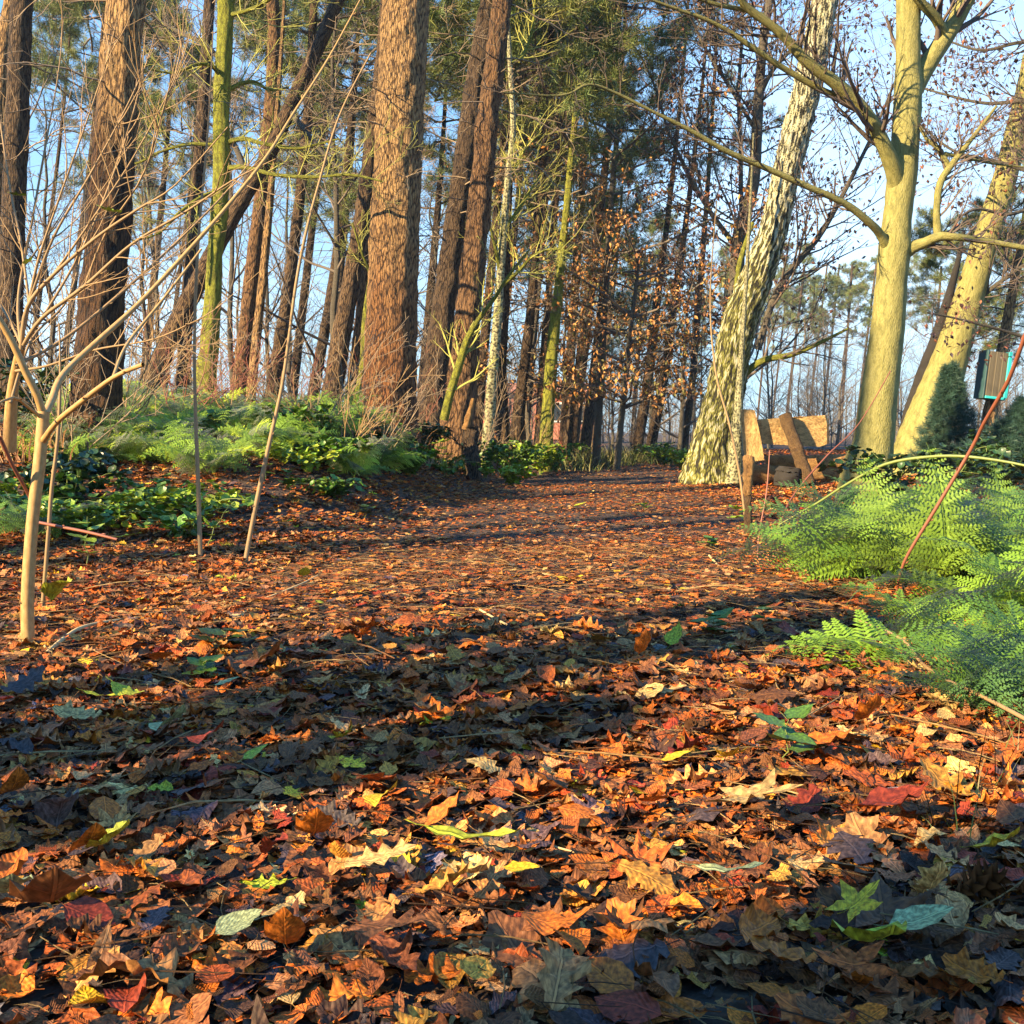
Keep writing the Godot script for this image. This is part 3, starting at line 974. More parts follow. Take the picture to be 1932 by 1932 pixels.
# a trunk traced at its own distance; it goes on above the frame to «top» metres
func trunk(label: String, called: String, rows: Array, dist: float, bark: Material, o := {}) -> Node3D:
	var ch := chain(rows, dist)
	var pts: PackedVector3Array = ch[0]
	var rad: PackedFloat32Array = ch[1]
	var base := pts[0]
	base.y = land(base.x, base.z)
	if pts[0].y > base.y + 0.05:
		var back := pts[0] - (pts[1] - pts[0]).normalized() * (pts[0].y - base.y)
		base = Vector3(back.x, land(back.x, back.z), back.z)
		pts.insert(0, base + Vector3(0, -0.12, 0))
		rad.insert(0, rad[0] * o.get("flare", 1.25))
	else:
		pts[0] = base + Vector3(0, -0.12, 0)
	var m := pts.size()
	var top: float = o.get("top", 11.0)
	if pts[m - 1].y < top:
		var dir := (pts[m - 1] - pts[m - 2]).normalized()
		var straight := Vector3(dir.x * 0.6, dir.y, dir.z).normalized()
		var rest := top - pts[m - 1].y
		var r := rad[m - 1]
		for k in 4:
			pts.append(pts[pts.size() - 1] + dir.lerp(straight, k / 3.0).normalized() * rest / 4.0)
			rad.append(lerpf(r, r * 0.35, (k + 1) / 4.0))
	var n: String = o.get("category", "tree")
	var root := thing(called, label, n, base, o.get("group", ""))
	for i in pts.size():
		pts[i] -= base
	var sc := smooth_chain(pts, rad, o.get("step", 0.12))
	var a := Acc.new()
	a.tube(sc[0], sc[1], o.get("sides", 18), o.get("tile", 0.5), bump_noise, o.get("amp", 0.02), o.get("stretch", 0.3), o.get("tall", 1.0))
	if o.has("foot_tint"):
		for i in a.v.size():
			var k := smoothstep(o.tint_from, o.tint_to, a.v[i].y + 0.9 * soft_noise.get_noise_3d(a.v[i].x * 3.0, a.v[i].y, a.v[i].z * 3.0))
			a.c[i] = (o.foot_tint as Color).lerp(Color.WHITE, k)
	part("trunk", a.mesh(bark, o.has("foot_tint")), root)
	root.set_meta("axis", sc[0])
	root.set_meta("wide", sc[1])
	return root

func axis_at(root: Node3D, h: float) -> Vector3:
	var ax: PackedVector3Array = root.get_meta("axis")
	for i in ax.size() - 1:
		if ax[i + 1].y >= h:
			return ax[i].lerp(ax[i + 1], clampf((h - ax[i].y) / maxf(ax[i + 1].y - ax[i].y, 0.001), 0, 1))
	return ax[ax.size() - 1]

func add_crown(root: Node3D, k: int, h: float, scale := 1.0, yaw := 0.0) -> void:
	var c := crown_variant(k)
	var g := part("crown", c[0], root, axis_at(root, h), Vector3(0, yaw, 0))
	g.scale = Vector3.ONE * scale
	var f := scatter_of("needles", c[1], root)
	f.transform = g.transform

func add_dead(root: Node3D, k: int, h: float, scale := 1.0, yaw := 0.0) -> void:
	var g := part("dead_branches", dead_variant(k), root, axis_at(root, h), Vector3(0, yaw, 0))  # dead side branches around the trunk, merged into one mesh
	var lean := (axis_at(root, h + 3.0) - axis_at(root, h)).normalized()
	g.basis = Basis(Quaternion(Vector3.UP, lean)) * Basis(Vector3.UP, yaw)
	g.scale = Vector3.ONE * scale

func pine(label: String, rows: Array, dist: float, bark: String, o := {}) -> Node3D:
	o.merge({"top": 12.0})
	var t := trunk(label, o.get("called", "pine_tree"), rows, dist, M[bark], o)
	rng.seed = hash(label)
	if o.get("dead", true):
		add_dead(t, rng.randi() % 3, o.get("dead_at", 1.2), o.get("dead_scale", 1.0), rng.randf() * TAU)
	if o.has("crown_at"):
		add_crown(t, o.get("crown", rng.randi() % 4), o.crown_at, o.get("crown_scale", 1.0), rng.randf() * TAU)
	return t

func limb(root: Node3D, called: String, rows: Array, d0: float, d1: float, bark: Material, twigs := 0, twig_len := 0.6, twig_mat := "dark_twig", tips := []) -> void:
	var ch := chain(rows, d0, d1)
	var pts: PackedVector3Array = ch[0]
	for i in pts.size():
		pts[i] -= root.position
	var sc := smooth_chain(pts, ch[1], 0.06)
	var a := Acc.new()
	a.tube(sc[0], sc[1], 10, 0.3, bump_noise, 0.006, 0.6)
	var l := part(called, a.mesh(bark), root)
	if twigs:
		var b := Acc.new()
		var sp: PackedVector3Array = sc[0]
		for i in twigs:
			var q := int(lerpf(0.15, 0.99, (i + rng.randf()) / twigs) * (sp.size() - 2))
			var ax := (sp[q + 1] - sp[q]).normalized()
			var side := ax.cross(any_dir()).normalized()
			grow(b, sp[q], ax * 0.6 + side * 0.8 + Vector3.UP * 0.25, twig_len * rr(0.5, 1.2), maxf(0.003, sc[1][q] * 0.4), 0, {"kids": [4, 3], "ratio": 0.5, "ang": 0.6, "wob": 0.16, "up": 0.05, "thin": 0.0016, "first": 0.2, "step": 0.12}, tips)
		part("twig", b.mesh(M[twig_mat]), l)

func small_leaf() -> ArrayMesh:
	var a := Acc.new()
	var p := [Vector3(0, 0, 0), Vector3(0.3, 0.06, 0.4), Vector3(0, -0.05, 0.5), Vector3(-0.3, 0.08, 0.42), Vector3(0.05, 0.1, 1.0)]
	a.flat_tri(p[0], p[2], p[1])
	a.flat_tri(p[0], p[3], p[2])
	a.flat_tri(p[1], p[2], p[4])
	a.flat_tri(p[2], p[3], p[4])
	return a.mesh(M.kept_leaf)

func kept_leaves(root: Node3D, tips: Array, per: int, size: float, tones: Array, spread := 0.15) -> void:
	var pl := []
	var tint := PackedColorArray()
	for t in tips:
		for j in per:
			var b := Basis(Vector3.UP, rng.randf() * TAU) * Basis(Vector3.RIGHT, rr(0.2, 1.6)) * Basis(Vector3.BACK, rr(-1, 1))
			pl.append(Transform3D(b.scaled(Vector3.ONE * size * rr(0.6, 1.2)), t[0] + any_dir() * spread * rng.randf()))
			var c: Color = tones[rng.randi() % tones.size()]
			tint.append(c * rr(0.7, 1.3))
	scatter("leaves", shared.small, pl, tint, root)

# ---------------------------------------------------------------- boxes and boards
func block(size: Vector3, bevel := 0.01) -> ArrayMesh:
	var a := Acc.new()
	var h := size * 0.5
	var b := minf(bevel, minf(h.x, minf(h.y, h.z)) * 0.6)
	var q := func(s: Vector3, ax: int) -> Vector3:
		var r := Vector3(s.x * (h.x - b), s.y * (h.y - b), s.z * (h.z - b))
		r[ax] = s[ax] * h[ax]
		return r
	for ax in 3:
		for s in [-1.0, 1.0]:
			var u := (ax + 1) % 3
			var w := (ax + 2) % 3
			var c := []
			for e in [[-1, -1], [1, -1], [1, 1], [-1, 1]]:
				var k := Vector3.ZERO
				k[ax] = s
				k[u] = e[0]
				k[w] = e[1]
				c.append((q as Callable).call(k, ax))
			if s > 0:
				a.flat_quad(c[3], c[2], c[1], c[0])
			else:
				a.flat_quad(c[0], c[1], c[2], c[3])
	for ax in 3:
		var u := (ax + 1) % 3
		var w := (ax + 2) % 3
		for su in [-1.0, 1.0]:
			for sw in [-1.0, 1.0]:
				var k0 := Vector3.ZERO
				k0[u] = su
				k0[w] = sw
				k0[ax] = -1
				var k1 := k0
				k1[ax] = 1
				a.flat_quad((q as Callable).call(k0, u), (q as Callable).call(k1, u), (q as Callable).call(k1, w), (q as Callable).call(k0, w))
	for sx in [-1.0, 1.0]:
		for sy in [-1.0, 1.0]:
			for sz in [-1.0, 1.0]:
				var k := Vector3(sx, sy, sz)
				a.flat_tri((q as Callable).call(k, 0), (q as Callable).call(k, 1), (q as Callable).call(k, 2))
	var mid := Vector3.ZERO
	for i in range(0, a.v.size(), 3):
		var c := (a.v[i] + a.v[i + 1] + a.v[i + 2]) / 3.0
		if a.n[i].dot(c - mid) < 0:
			for j in 3:
				a.n[i + j] = -a.n[i + j]
			var sw := a.ix[i + 1]
			a.ix[i + 1] = a.ix[i + 2]
			a.ix[i + 2] = sw
	return a.mesh(null)

func log_mesh(p0: Vector3, p1: Vector3, r0: float, r1: float, bark: Material, knob := 0.02) -> ArrayMesh:
	var a := Acc.new()
	var pts := PackedVector3Array()
	var rad := PackedFloat32Array()
	for i in 15:
		var t := i / 14.0
		pts.append(p0.lerp(p1, t) + any_dir() * 0.004)
		rad.append(lerpf(r0, r1, t) * (1.0 + 0.05 * sin(t * 17.0)))
	a.tube(pts, rad, 16, 0.35, bump_noise, knob, 0.4)
	var d := (p1 - p0).normalized()
	a.cap(pts[0], -d, rad[0] * 1.02, 16)
	a.cap(pts[14], d, rad[14] * 1.02, 16)
	return a.mesh(bark)



# ================================================================ the scene
func _ready() -> void:
	# camera, sky, sun
	var cam := Camera3D.new()
	cam.name = "camera"
	add_child(cam)
	cam.position = EYE
	cam.rotation = Vector3(-PITCH, 0, 0)
	cam.fov = 52.0
	cam.near = 0.05
	cam.far = 2000.0
	cam.current = true
	var sky_mat := ProceduralSkyMaterial.new()
	sky_mat.sky_top_color = Color(0.17, 0.56, 0.90)
	sky_mat.sky_horizon_color = Color(0.79, 0.94, 1.0)
	sky_mat.sky_curve = 0.22
	sky_mat.ground_bottom_color = Color(0.12, 0.09, 0.06)
	sky_mat.ground_horizon_color = Color(0.62, 0.70, 0.72)
	sky_mat.sun_angle_max = 20.0
	sky_mat.sky_cover = clouds()
	sky_mat.sky_cover_modulate = Color(1, 1, 1)
	var sky := Sky.new()
	sky.sky_material = sky_mat
	var env := Environment.new()
	env.background_mode = Environment.BG_SKY
	env.sky = sky
	env.background_energy_multiplier = 0.43
	env.tonemap_mode = Environment.TONE_MAPPER_LINEAR
	env.tonemap_exposure = 3.7
	env.fog_enabled = true
	env.fog_density = 0.0005
	env.fog_light_color = Color(0.70, 0.84, 0.95)
	env.sdfgi_enabled = true
	env.ssao_enabled = true
	env.ssil_enabled = true
	var we := WorldEnvironment.new()
	we.name = "world_environment"
	we.environment = env
	add_child(we)
	var sun := DirectionalLight3D.new()
	sun.name = "sun"
	sun.light_energy = 1.6
	sun.light_color = Color(1.0, 0.88, 0.68)
	sun.light_angular_distance = 0.5
	sun.shadow_enabled = true
	add_child(sun)
	var el := deg_to_rad(26.0)
	var az := deg_to_rad(56.0)
	sun.basis = Basis.looking_at(Vector3(sin(az) * cos(el), -sin(el), -cos(az) * cos(el)))

	bump_noise.seed = 5
	bump_noise.frequency = 9.0
	bump_noise.fractal_octaves = 3
	soft_noise.seed = 11
	soft_noise.frequency = 0.55
	rng.seed = 77
	make_materials()
	shared.tuft = tuft_mesh(20, 0.13, 0.0042)
	shared.small = small_leaf()
	make_leaf_shapes()
	make_fronds()
	for k in ["bramble_leaf", "bright_leaf", "ivy_leaf"]:
		leaf_shapes_for[k] = leaf_mesh("birch", 4, 0.8, 0.7, 0.3, 4, false, M[k])

	make_ground()
	make_left_trees()
	make_middle_trees()
	make_right_trees()
	make_far_trees()
	make_shade_trees()
	make_house()
	make_bench()
	make_saplings()
	make_undergrowth()
	make_canes_and_sticks()
	make_litter()
	make_fallen_leaves()

func clouds() -> ImageTexture:
	var f := FastNoiseLite.new()
	f.seed = 3
	f.frequency = 1.1
	f.fractal_octaves = 5
	f.noise_type = FastNoiseLite.TYPE_SIMPLEX_SMOOTH
	var w := 512
	var h := 256
	var b := PackedByteArray()
	b.resize(w * h * 4)
	for y in h:
		var up := PI * (0.5 - (y + 0.5) / h)
		for x in w:
			var a := TAU * x / w
			var p := Vector3(cos(a) * cos(up), sin(up) * 2.2, sin(a) * cos(up))
			var q := f.get_noise_3d(p.x * 1.2, p.y * 1.2, p.z * 1.2) + 0.10 * sin(a + 1.0)
			var t := smoothstep(-0.12, 0.5, q) * smoothstep(-0.02, 0.1, up)
			var i := (y * w + x) * 4
			b[i] = 235
			b[i + 1] = 242
			b[i + 2] = 250
			b[i + 3] = int(80.0 * t)
	return ImageTexture.create_from_image(Image.create_from_data(w, h, false, Image.FORMAT_RGBA8, b))

func make_ground() -> void:
	var xs := PackedFloat32Array()
	var zs := PackedFloat32Array()
	for x in [-900.0, -400.0, -200.0, -100.0, -60.0, -42.0, -32.0, -25.0, -20.0, -16.0, -13.0, -11.0]:
		xs.append(x)
	var x := -9.5
	while x < 9.6:
		xs.append(x)
		x += 0.14
	for e in [11.0, 13.0, 16.0, 20.0, 25.0, 32.0, 42.0, 60.0, 100.0, 200.0, 400.0, 900.0]:
		xs.append(e)
	for e in [60.0, 30.0, 15.0, 8.0, 4.0, 2.0]:
		zs.append(e)
	var z := 1.0
	while z > -18.0:
		zs.append(z)
		z -= 0.14
	while z > -60.0:
		zs.append(z)
		z -= 0.9
	for e in [-70.0, -90.0, -130.0, -200.0, -400.0, -1500.0]:
		zs.append(e)
	var a := Acc.new()
	for j in zs.size():
		for i in xs.size():
			var h := land(xs[i], zs[j])
			var g := 0.05
			var nn := Vector3(land(xs[i] - g, zs[j]) - land(xs[i] + g, zs[j]), 2.0 * g, land(xs[i], zs[j] - g) - land(xs[i], zs[j] + g)).normalized()
			a.vert(Vector3(xs[i], h - 0.004, zs[j]), nn, Vector2(xs[i], zs[j]))
	var w := xs.size()
	for j in zs.size() - 1:
		for i in w - 1:
			var q := j * w + i
			a.tri(q, q + w, q + 1)
			a.tri(q + 1, q + w, q + w + 1)
	tag(part("ground", a.mesh(M.soil), self), "dark brown woodland soil under the fallen leaves", "", "", "structure")

func make_left_trees() -> void:
	rng.seed = 101
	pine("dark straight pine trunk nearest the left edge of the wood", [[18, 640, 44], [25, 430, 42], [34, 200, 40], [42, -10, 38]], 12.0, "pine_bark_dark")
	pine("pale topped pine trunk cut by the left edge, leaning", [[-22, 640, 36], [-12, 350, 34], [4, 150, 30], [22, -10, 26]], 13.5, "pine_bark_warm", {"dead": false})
	pine("thick dark pine trunk with a sunlit pale upper half, left of the mossy oak", [[184, 705, 88], [194, 560, 80], [207, 400, 76], [222, 200, 70], [238, -10, 66]], 8.0, "pine_bark_warm", {"sides": 36, "step": 0.05, "amp": 0.035, "top": 12.0, "flare": 1.2, "dead_at": 2.2, "foot_tint": Color(0.22, 0.17, 0.15), "tint_from": 1.9, "tint_to": 3.1})  # foot tint: darker lower bark, with the shade over it painted in
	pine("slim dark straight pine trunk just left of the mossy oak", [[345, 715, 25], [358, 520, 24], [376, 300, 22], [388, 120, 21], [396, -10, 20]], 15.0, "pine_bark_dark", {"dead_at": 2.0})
	# the mossy oak
	var oak := trunk("young oak with a yellow green mossy trunk and crooked mossy branches", "oak_tree", [[388, 725, 40], [394, 660, 35], [400, 590, 32], [406, 483, 29], [414, 400, 31], [418, 330, 32], [417, 220, 30], [421, 132, 29], [427, 0, 30], [432, -60, 28]], 11.0, M.moss_bark, {"sides": 26, "step": 0.05, "amp": 0.02, "top": 10.0})
	var d := 11.0
	limb(oak, "limb", [[425, 270, 11], [460, 262, 9], [500, 272, 7], [560, 280, 6], [600, 272, 4], [640, 262, 3]], d, d - 0.4, M.moss_bark, 14, 0.5, "moss_twig")
	limb(oak, "limb", [[425, 318, 11], [462, 316, 9], [520, 330, 7], [590, 334, 6], [660, 330, 5], [720, 342, 3]], d, d - 0.8, M.moss_bark, 18, 0.6, "moss_twig")
	limb(oak, "limb", [[415, 275, 8], [360, 272, 7], [310, 284, 5], [250, 310, 4], [190, 300, 3]], d, d + 0.3, M.moss_bark, 16, 0.6, "moss_twig")
	limb(oak, "limb", [[412, 360, 8], [380, 372, 7], [340, 400, 6], [300, 440, 4], [250, 455, 3]], d, d - 0.5, M.moss_bark, 16, 0.6, "moss_twig")
	limb(oak, "limb", [[420, 150, 10], [400, 125, 8], [370, 122, 6], [330, 138, 5], [280, 130, 3]], d, d - 0.6, M.moss_bark, 14, 0.6, "moss_twig")
	limb(oak, "limb", [[425, 175, 9], [450, 160, 8], [480, 155, 7], [510, 170, 5], [545, 165, 3]], d, d + 0.4, M.moss_bark, 14, 0.6, "moss_twig")
	limb(oak, "limb", [[424, 120, 10], [380, 80, 9], [340, 62, 7], [290, 30, 5], [250, -10, 3]], d + 0.1, d + 0.6, M.grey_bark, 18, 0.7)
	limb(oak, "limb", [[430, 30, 9], [480, 15, 7], [540, -20, 5]], d, d - 0.4, M.moss_bark, 10, 0.7, "moss_twig")
	var lean := trunk("dark trunk leaning strongly right behind the mossy oak", "leaning_tree", [[288, 722, 36], [320, 640, 35], [355, 570, 34], [430, 425, 30], [510, 285, 27], [555, 185, 25], [600, 90, 24], [642, -10, 24]], 14.0, M.pine_bark, {"sides": 14, "top": 10.0, "flare": 1.1})
	limb(lean, "limb", [[470, 350, 14], [450, 290, 11], [420, 230, 9], [400, 180, 6], [350, 120, 4]], 14.0, 14.3, M.grey_bark, 18, 0.9)
	limb(lean, "limb", [[545, 205, 12], [570, 240, 9], [620, 300, 7], [660, 330, 4]], 14.0, 13.6, M.grey_bark, 14, 0.8)
	pine("pinkish lit pine trunk right of the mossy oak", [[452, 730, 32], [462, 640, 29], [478, 500, 27], [498, 330, 26], [514, 180, 27], [517, 60, 24], [513, -10, 22]], 17.0, "pine_bark_red", {"dead_at": 3.0, "crown_at": 6.6, "crown": 1})
	pine("short pale footed slim trunk touching the pinkish pine", [[474, 745, 18], [484, 640, 17], [497, 520, 16], [508, 400, 14], [516, 300, 11]], 16.0, "pine_bark_warm", {"top": 8.0, "dead": false})
	pine("slender dark trunk leaning right between the pinkish pine and the thick pine", [[515, 735, 26], [530, 640, 24], [550, 500, 21], [568, 350, 19], [582, 200, 17], [590, 60, 15]], 20.0, "pine_bark", {"crown_at": 6.5, "crown": 0, "dead_at": 3.0})
	pine("thin dark trunk leaning right, second left of the thick pine", [[592, 742, 22], [606, 660, 20], [624, 560, 19], [640, 450, 17], [652, 330, 14]], 24.0, "pine_bark_dark", {"crown_at": 6.0, "crown": 2, "top": 11.0})
	pine("dark reddish trunk leaning right, directly left of the thick pine", [[626, 748, 38], [642, 650, 36], [662, 530, 33], [684, 400, 29], [704, 250, 26], [722, 100, 24], [730, -10, 22]], 15.5, "pine_bark", {"dead_at": 2.2, "dead_scale": 1.2})
	pine("second reddish stem standing close behind the thick pine", [[662, 750, 22], [676, 640, 21], [692, 500, 20], [716, 300, 20], [732, 120, 22], [738, -10, 22]], 16.5, "pine_bark_red", {"dead_at": 2.6})
	var thin := trunk("thin yellow green crooked stem left of the thick pine foot", "young_tree", [[670, 770, 13], [684, 690, 12], [688, 610, 11], [700, 520, 10], [716, 430, 9], [722, 380, 7]], 12.5, M.moss_bark, {"sides": 8, "top": 5.0, "amp": 0.006})
	limb(thin, "limb", [[700, 520, 6], [680, 470, 4], [665, 420, 3]], 12.5, 12.3, M.moss_bark, 8, 0.5, "moss_twig")
	# the thick pine in the middle
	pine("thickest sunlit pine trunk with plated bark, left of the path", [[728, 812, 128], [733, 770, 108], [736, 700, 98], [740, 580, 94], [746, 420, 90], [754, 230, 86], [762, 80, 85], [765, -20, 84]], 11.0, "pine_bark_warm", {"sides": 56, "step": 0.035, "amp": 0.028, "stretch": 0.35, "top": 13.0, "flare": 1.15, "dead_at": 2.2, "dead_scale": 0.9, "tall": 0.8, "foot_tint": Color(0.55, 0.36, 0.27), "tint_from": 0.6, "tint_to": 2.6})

func make_middle_trees() -> void:
	rng.seed = 202
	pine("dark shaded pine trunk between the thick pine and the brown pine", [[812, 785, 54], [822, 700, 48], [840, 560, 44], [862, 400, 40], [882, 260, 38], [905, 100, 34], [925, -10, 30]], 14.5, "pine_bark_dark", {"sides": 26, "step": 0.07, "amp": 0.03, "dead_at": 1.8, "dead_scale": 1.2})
	var brown := pine("brown pine trunk leaning right with a mossy stem grown against its foot", [[862, 790, 66], [870, 730, 58], [880, 620, 50], [892, 500, 46], [905, 380, 42], [920, 230, 40], [938, 80, 36], [950, -15, 34]], 12.5, "pine_bark_red", {"sides": 36, "step": 0.05, "amp": 0.035, "dead_at": 1.6})
	limb(brown, "mossy_stem", [[838, 792, 17], [850, 740, 16], [866, 690, 15], [882, 640, 13], [905, 600, 9], [935, 560, 7], [960, 520, 5], [1000, 470, 3]], 12.1, 11.8, M.moss_bark, 14, 0.6, "moss_twig")
	var by := trunk("slim young birch with a pale lower trunk and yellow green upper stem", "birch_tree", [[924, 785, 21], [930, 700, 19], [938, 610, 18], [944, 520, 15], [950, 440, 14], [958, 340, 13], [968, 240, 11], [962, 120, 9]], 14.0, M.birch_bark, {"sides": 12, "top": 8.0, "amp": 0.01})
	limb(by, "limb", [[944, 520, 8], [935, 470, 6], [925, 430, 4], [915, 380, 3]], 14.0, 13.8, M.moss_bark, 12, 0.7, "moss_twig")
	limb(by, "limb", [[946, 540, 9], [975, 515, 7], [1010, 480, 5], [1050, 470, 4], [1080, 480, 3]], 14.0, 13.6, M.moss_bark, 14, 0.8, "moss_twig")
	limb(by, "limb", [[952, 430, 8], [975, 400, 6], [1000, 360, 5], [1020, 330, 3]], 14.0, 14.4, M.moss_bark, 12, 0.8, "moss_twig")
	limb(by, "limb", [[958, 350, 8], [985, 290, 6], [1010, 260, 4]], 14.0, 14.4, M.moss_bark, 12, 0.8, "moss_twig")
	limb(by, "limb", [[965, 120, 8], [990, 100, 6], [1005, 50, 5], [1010, -10, 4]], 14.0, 14.4, M.moss_bark, 12, 0.8, "moss_twig")
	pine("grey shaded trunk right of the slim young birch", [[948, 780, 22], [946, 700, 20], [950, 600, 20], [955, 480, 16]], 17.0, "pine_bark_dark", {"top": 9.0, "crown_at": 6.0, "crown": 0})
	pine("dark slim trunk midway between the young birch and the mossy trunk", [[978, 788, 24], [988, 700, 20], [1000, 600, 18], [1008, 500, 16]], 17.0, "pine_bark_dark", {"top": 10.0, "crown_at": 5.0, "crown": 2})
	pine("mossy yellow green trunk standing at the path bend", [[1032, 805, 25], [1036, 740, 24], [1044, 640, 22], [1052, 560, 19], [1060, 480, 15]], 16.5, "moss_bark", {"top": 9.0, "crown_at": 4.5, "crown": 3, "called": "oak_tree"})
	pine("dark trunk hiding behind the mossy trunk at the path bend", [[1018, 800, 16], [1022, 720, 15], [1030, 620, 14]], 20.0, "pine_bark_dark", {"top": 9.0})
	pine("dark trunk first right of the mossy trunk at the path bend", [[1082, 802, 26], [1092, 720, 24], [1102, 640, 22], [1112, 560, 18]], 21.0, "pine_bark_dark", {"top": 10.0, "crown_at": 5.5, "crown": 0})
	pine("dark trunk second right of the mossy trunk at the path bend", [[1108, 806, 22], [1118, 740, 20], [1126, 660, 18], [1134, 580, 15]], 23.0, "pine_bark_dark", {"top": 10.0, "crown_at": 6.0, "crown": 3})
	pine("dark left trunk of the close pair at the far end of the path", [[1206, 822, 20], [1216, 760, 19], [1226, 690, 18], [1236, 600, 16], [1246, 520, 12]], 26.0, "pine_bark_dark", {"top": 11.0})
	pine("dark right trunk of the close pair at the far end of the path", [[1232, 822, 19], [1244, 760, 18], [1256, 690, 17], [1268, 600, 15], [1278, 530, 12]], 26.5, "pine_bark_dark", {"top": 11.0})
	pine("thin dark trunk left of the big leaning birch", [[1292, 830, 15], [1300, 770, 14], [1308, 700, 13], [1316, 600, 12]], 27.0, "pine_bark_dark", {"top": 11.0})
	# small oak that kept its brown leaves over the far path
	for spec in [["leaf holding brown oak standing behind the path bend", [[1128, 812, 15], [1134, 700, 14], [1142, 560, 12], [1150, 420, 10], [1158, 300, 7]], 18.0, 2.6], ["leaf holding brown oak reaching over the far end of the path", [[1170, 815, 12], [1180, 720, 11], [1190, 620, 9], [1200, 540, 7]], 17.0, 2.0]]:
		var t := trunk(spec[0], "oak_tree", spec[1], spec[2], M.grey_bark, {"sides": 9, "top": 3.5, "amp": 0.008})
		var tips := []
		var b := Acc.new()
		for i in 26:
			var h := lerpf(0.9, 7.0 if spec[3] > 2.3 else 4.0, rng.randf())
			var yaw := i * 2.4
			grow(b, axis_at(t, h), Vector3(cos(yaw), rr(0.0, 0.4), sin(yaw)), spec[3] * rr(0.5, 1.0), 0.022, 0, {"kids": [6, 4], "ratio": 0.5, "ang": 0.7, "wob": 0.14, "up": 0.02, "thin": 0.004, "first": 0.2, "step": 0.25, "dense": true, "flat": true}, tips)
		part("crown", b.mesh(M.far_twig), t)
		kept_leaves(t, tips, 2, 0.085, [Color(0.40, 0.18, 0.045), Color(0.28, 0.115, 0.03), Color(0.46, 0.24, 0.07), Color(0.22, 0.09, 0.03), Color(0.16, 0.14, 0.03)])

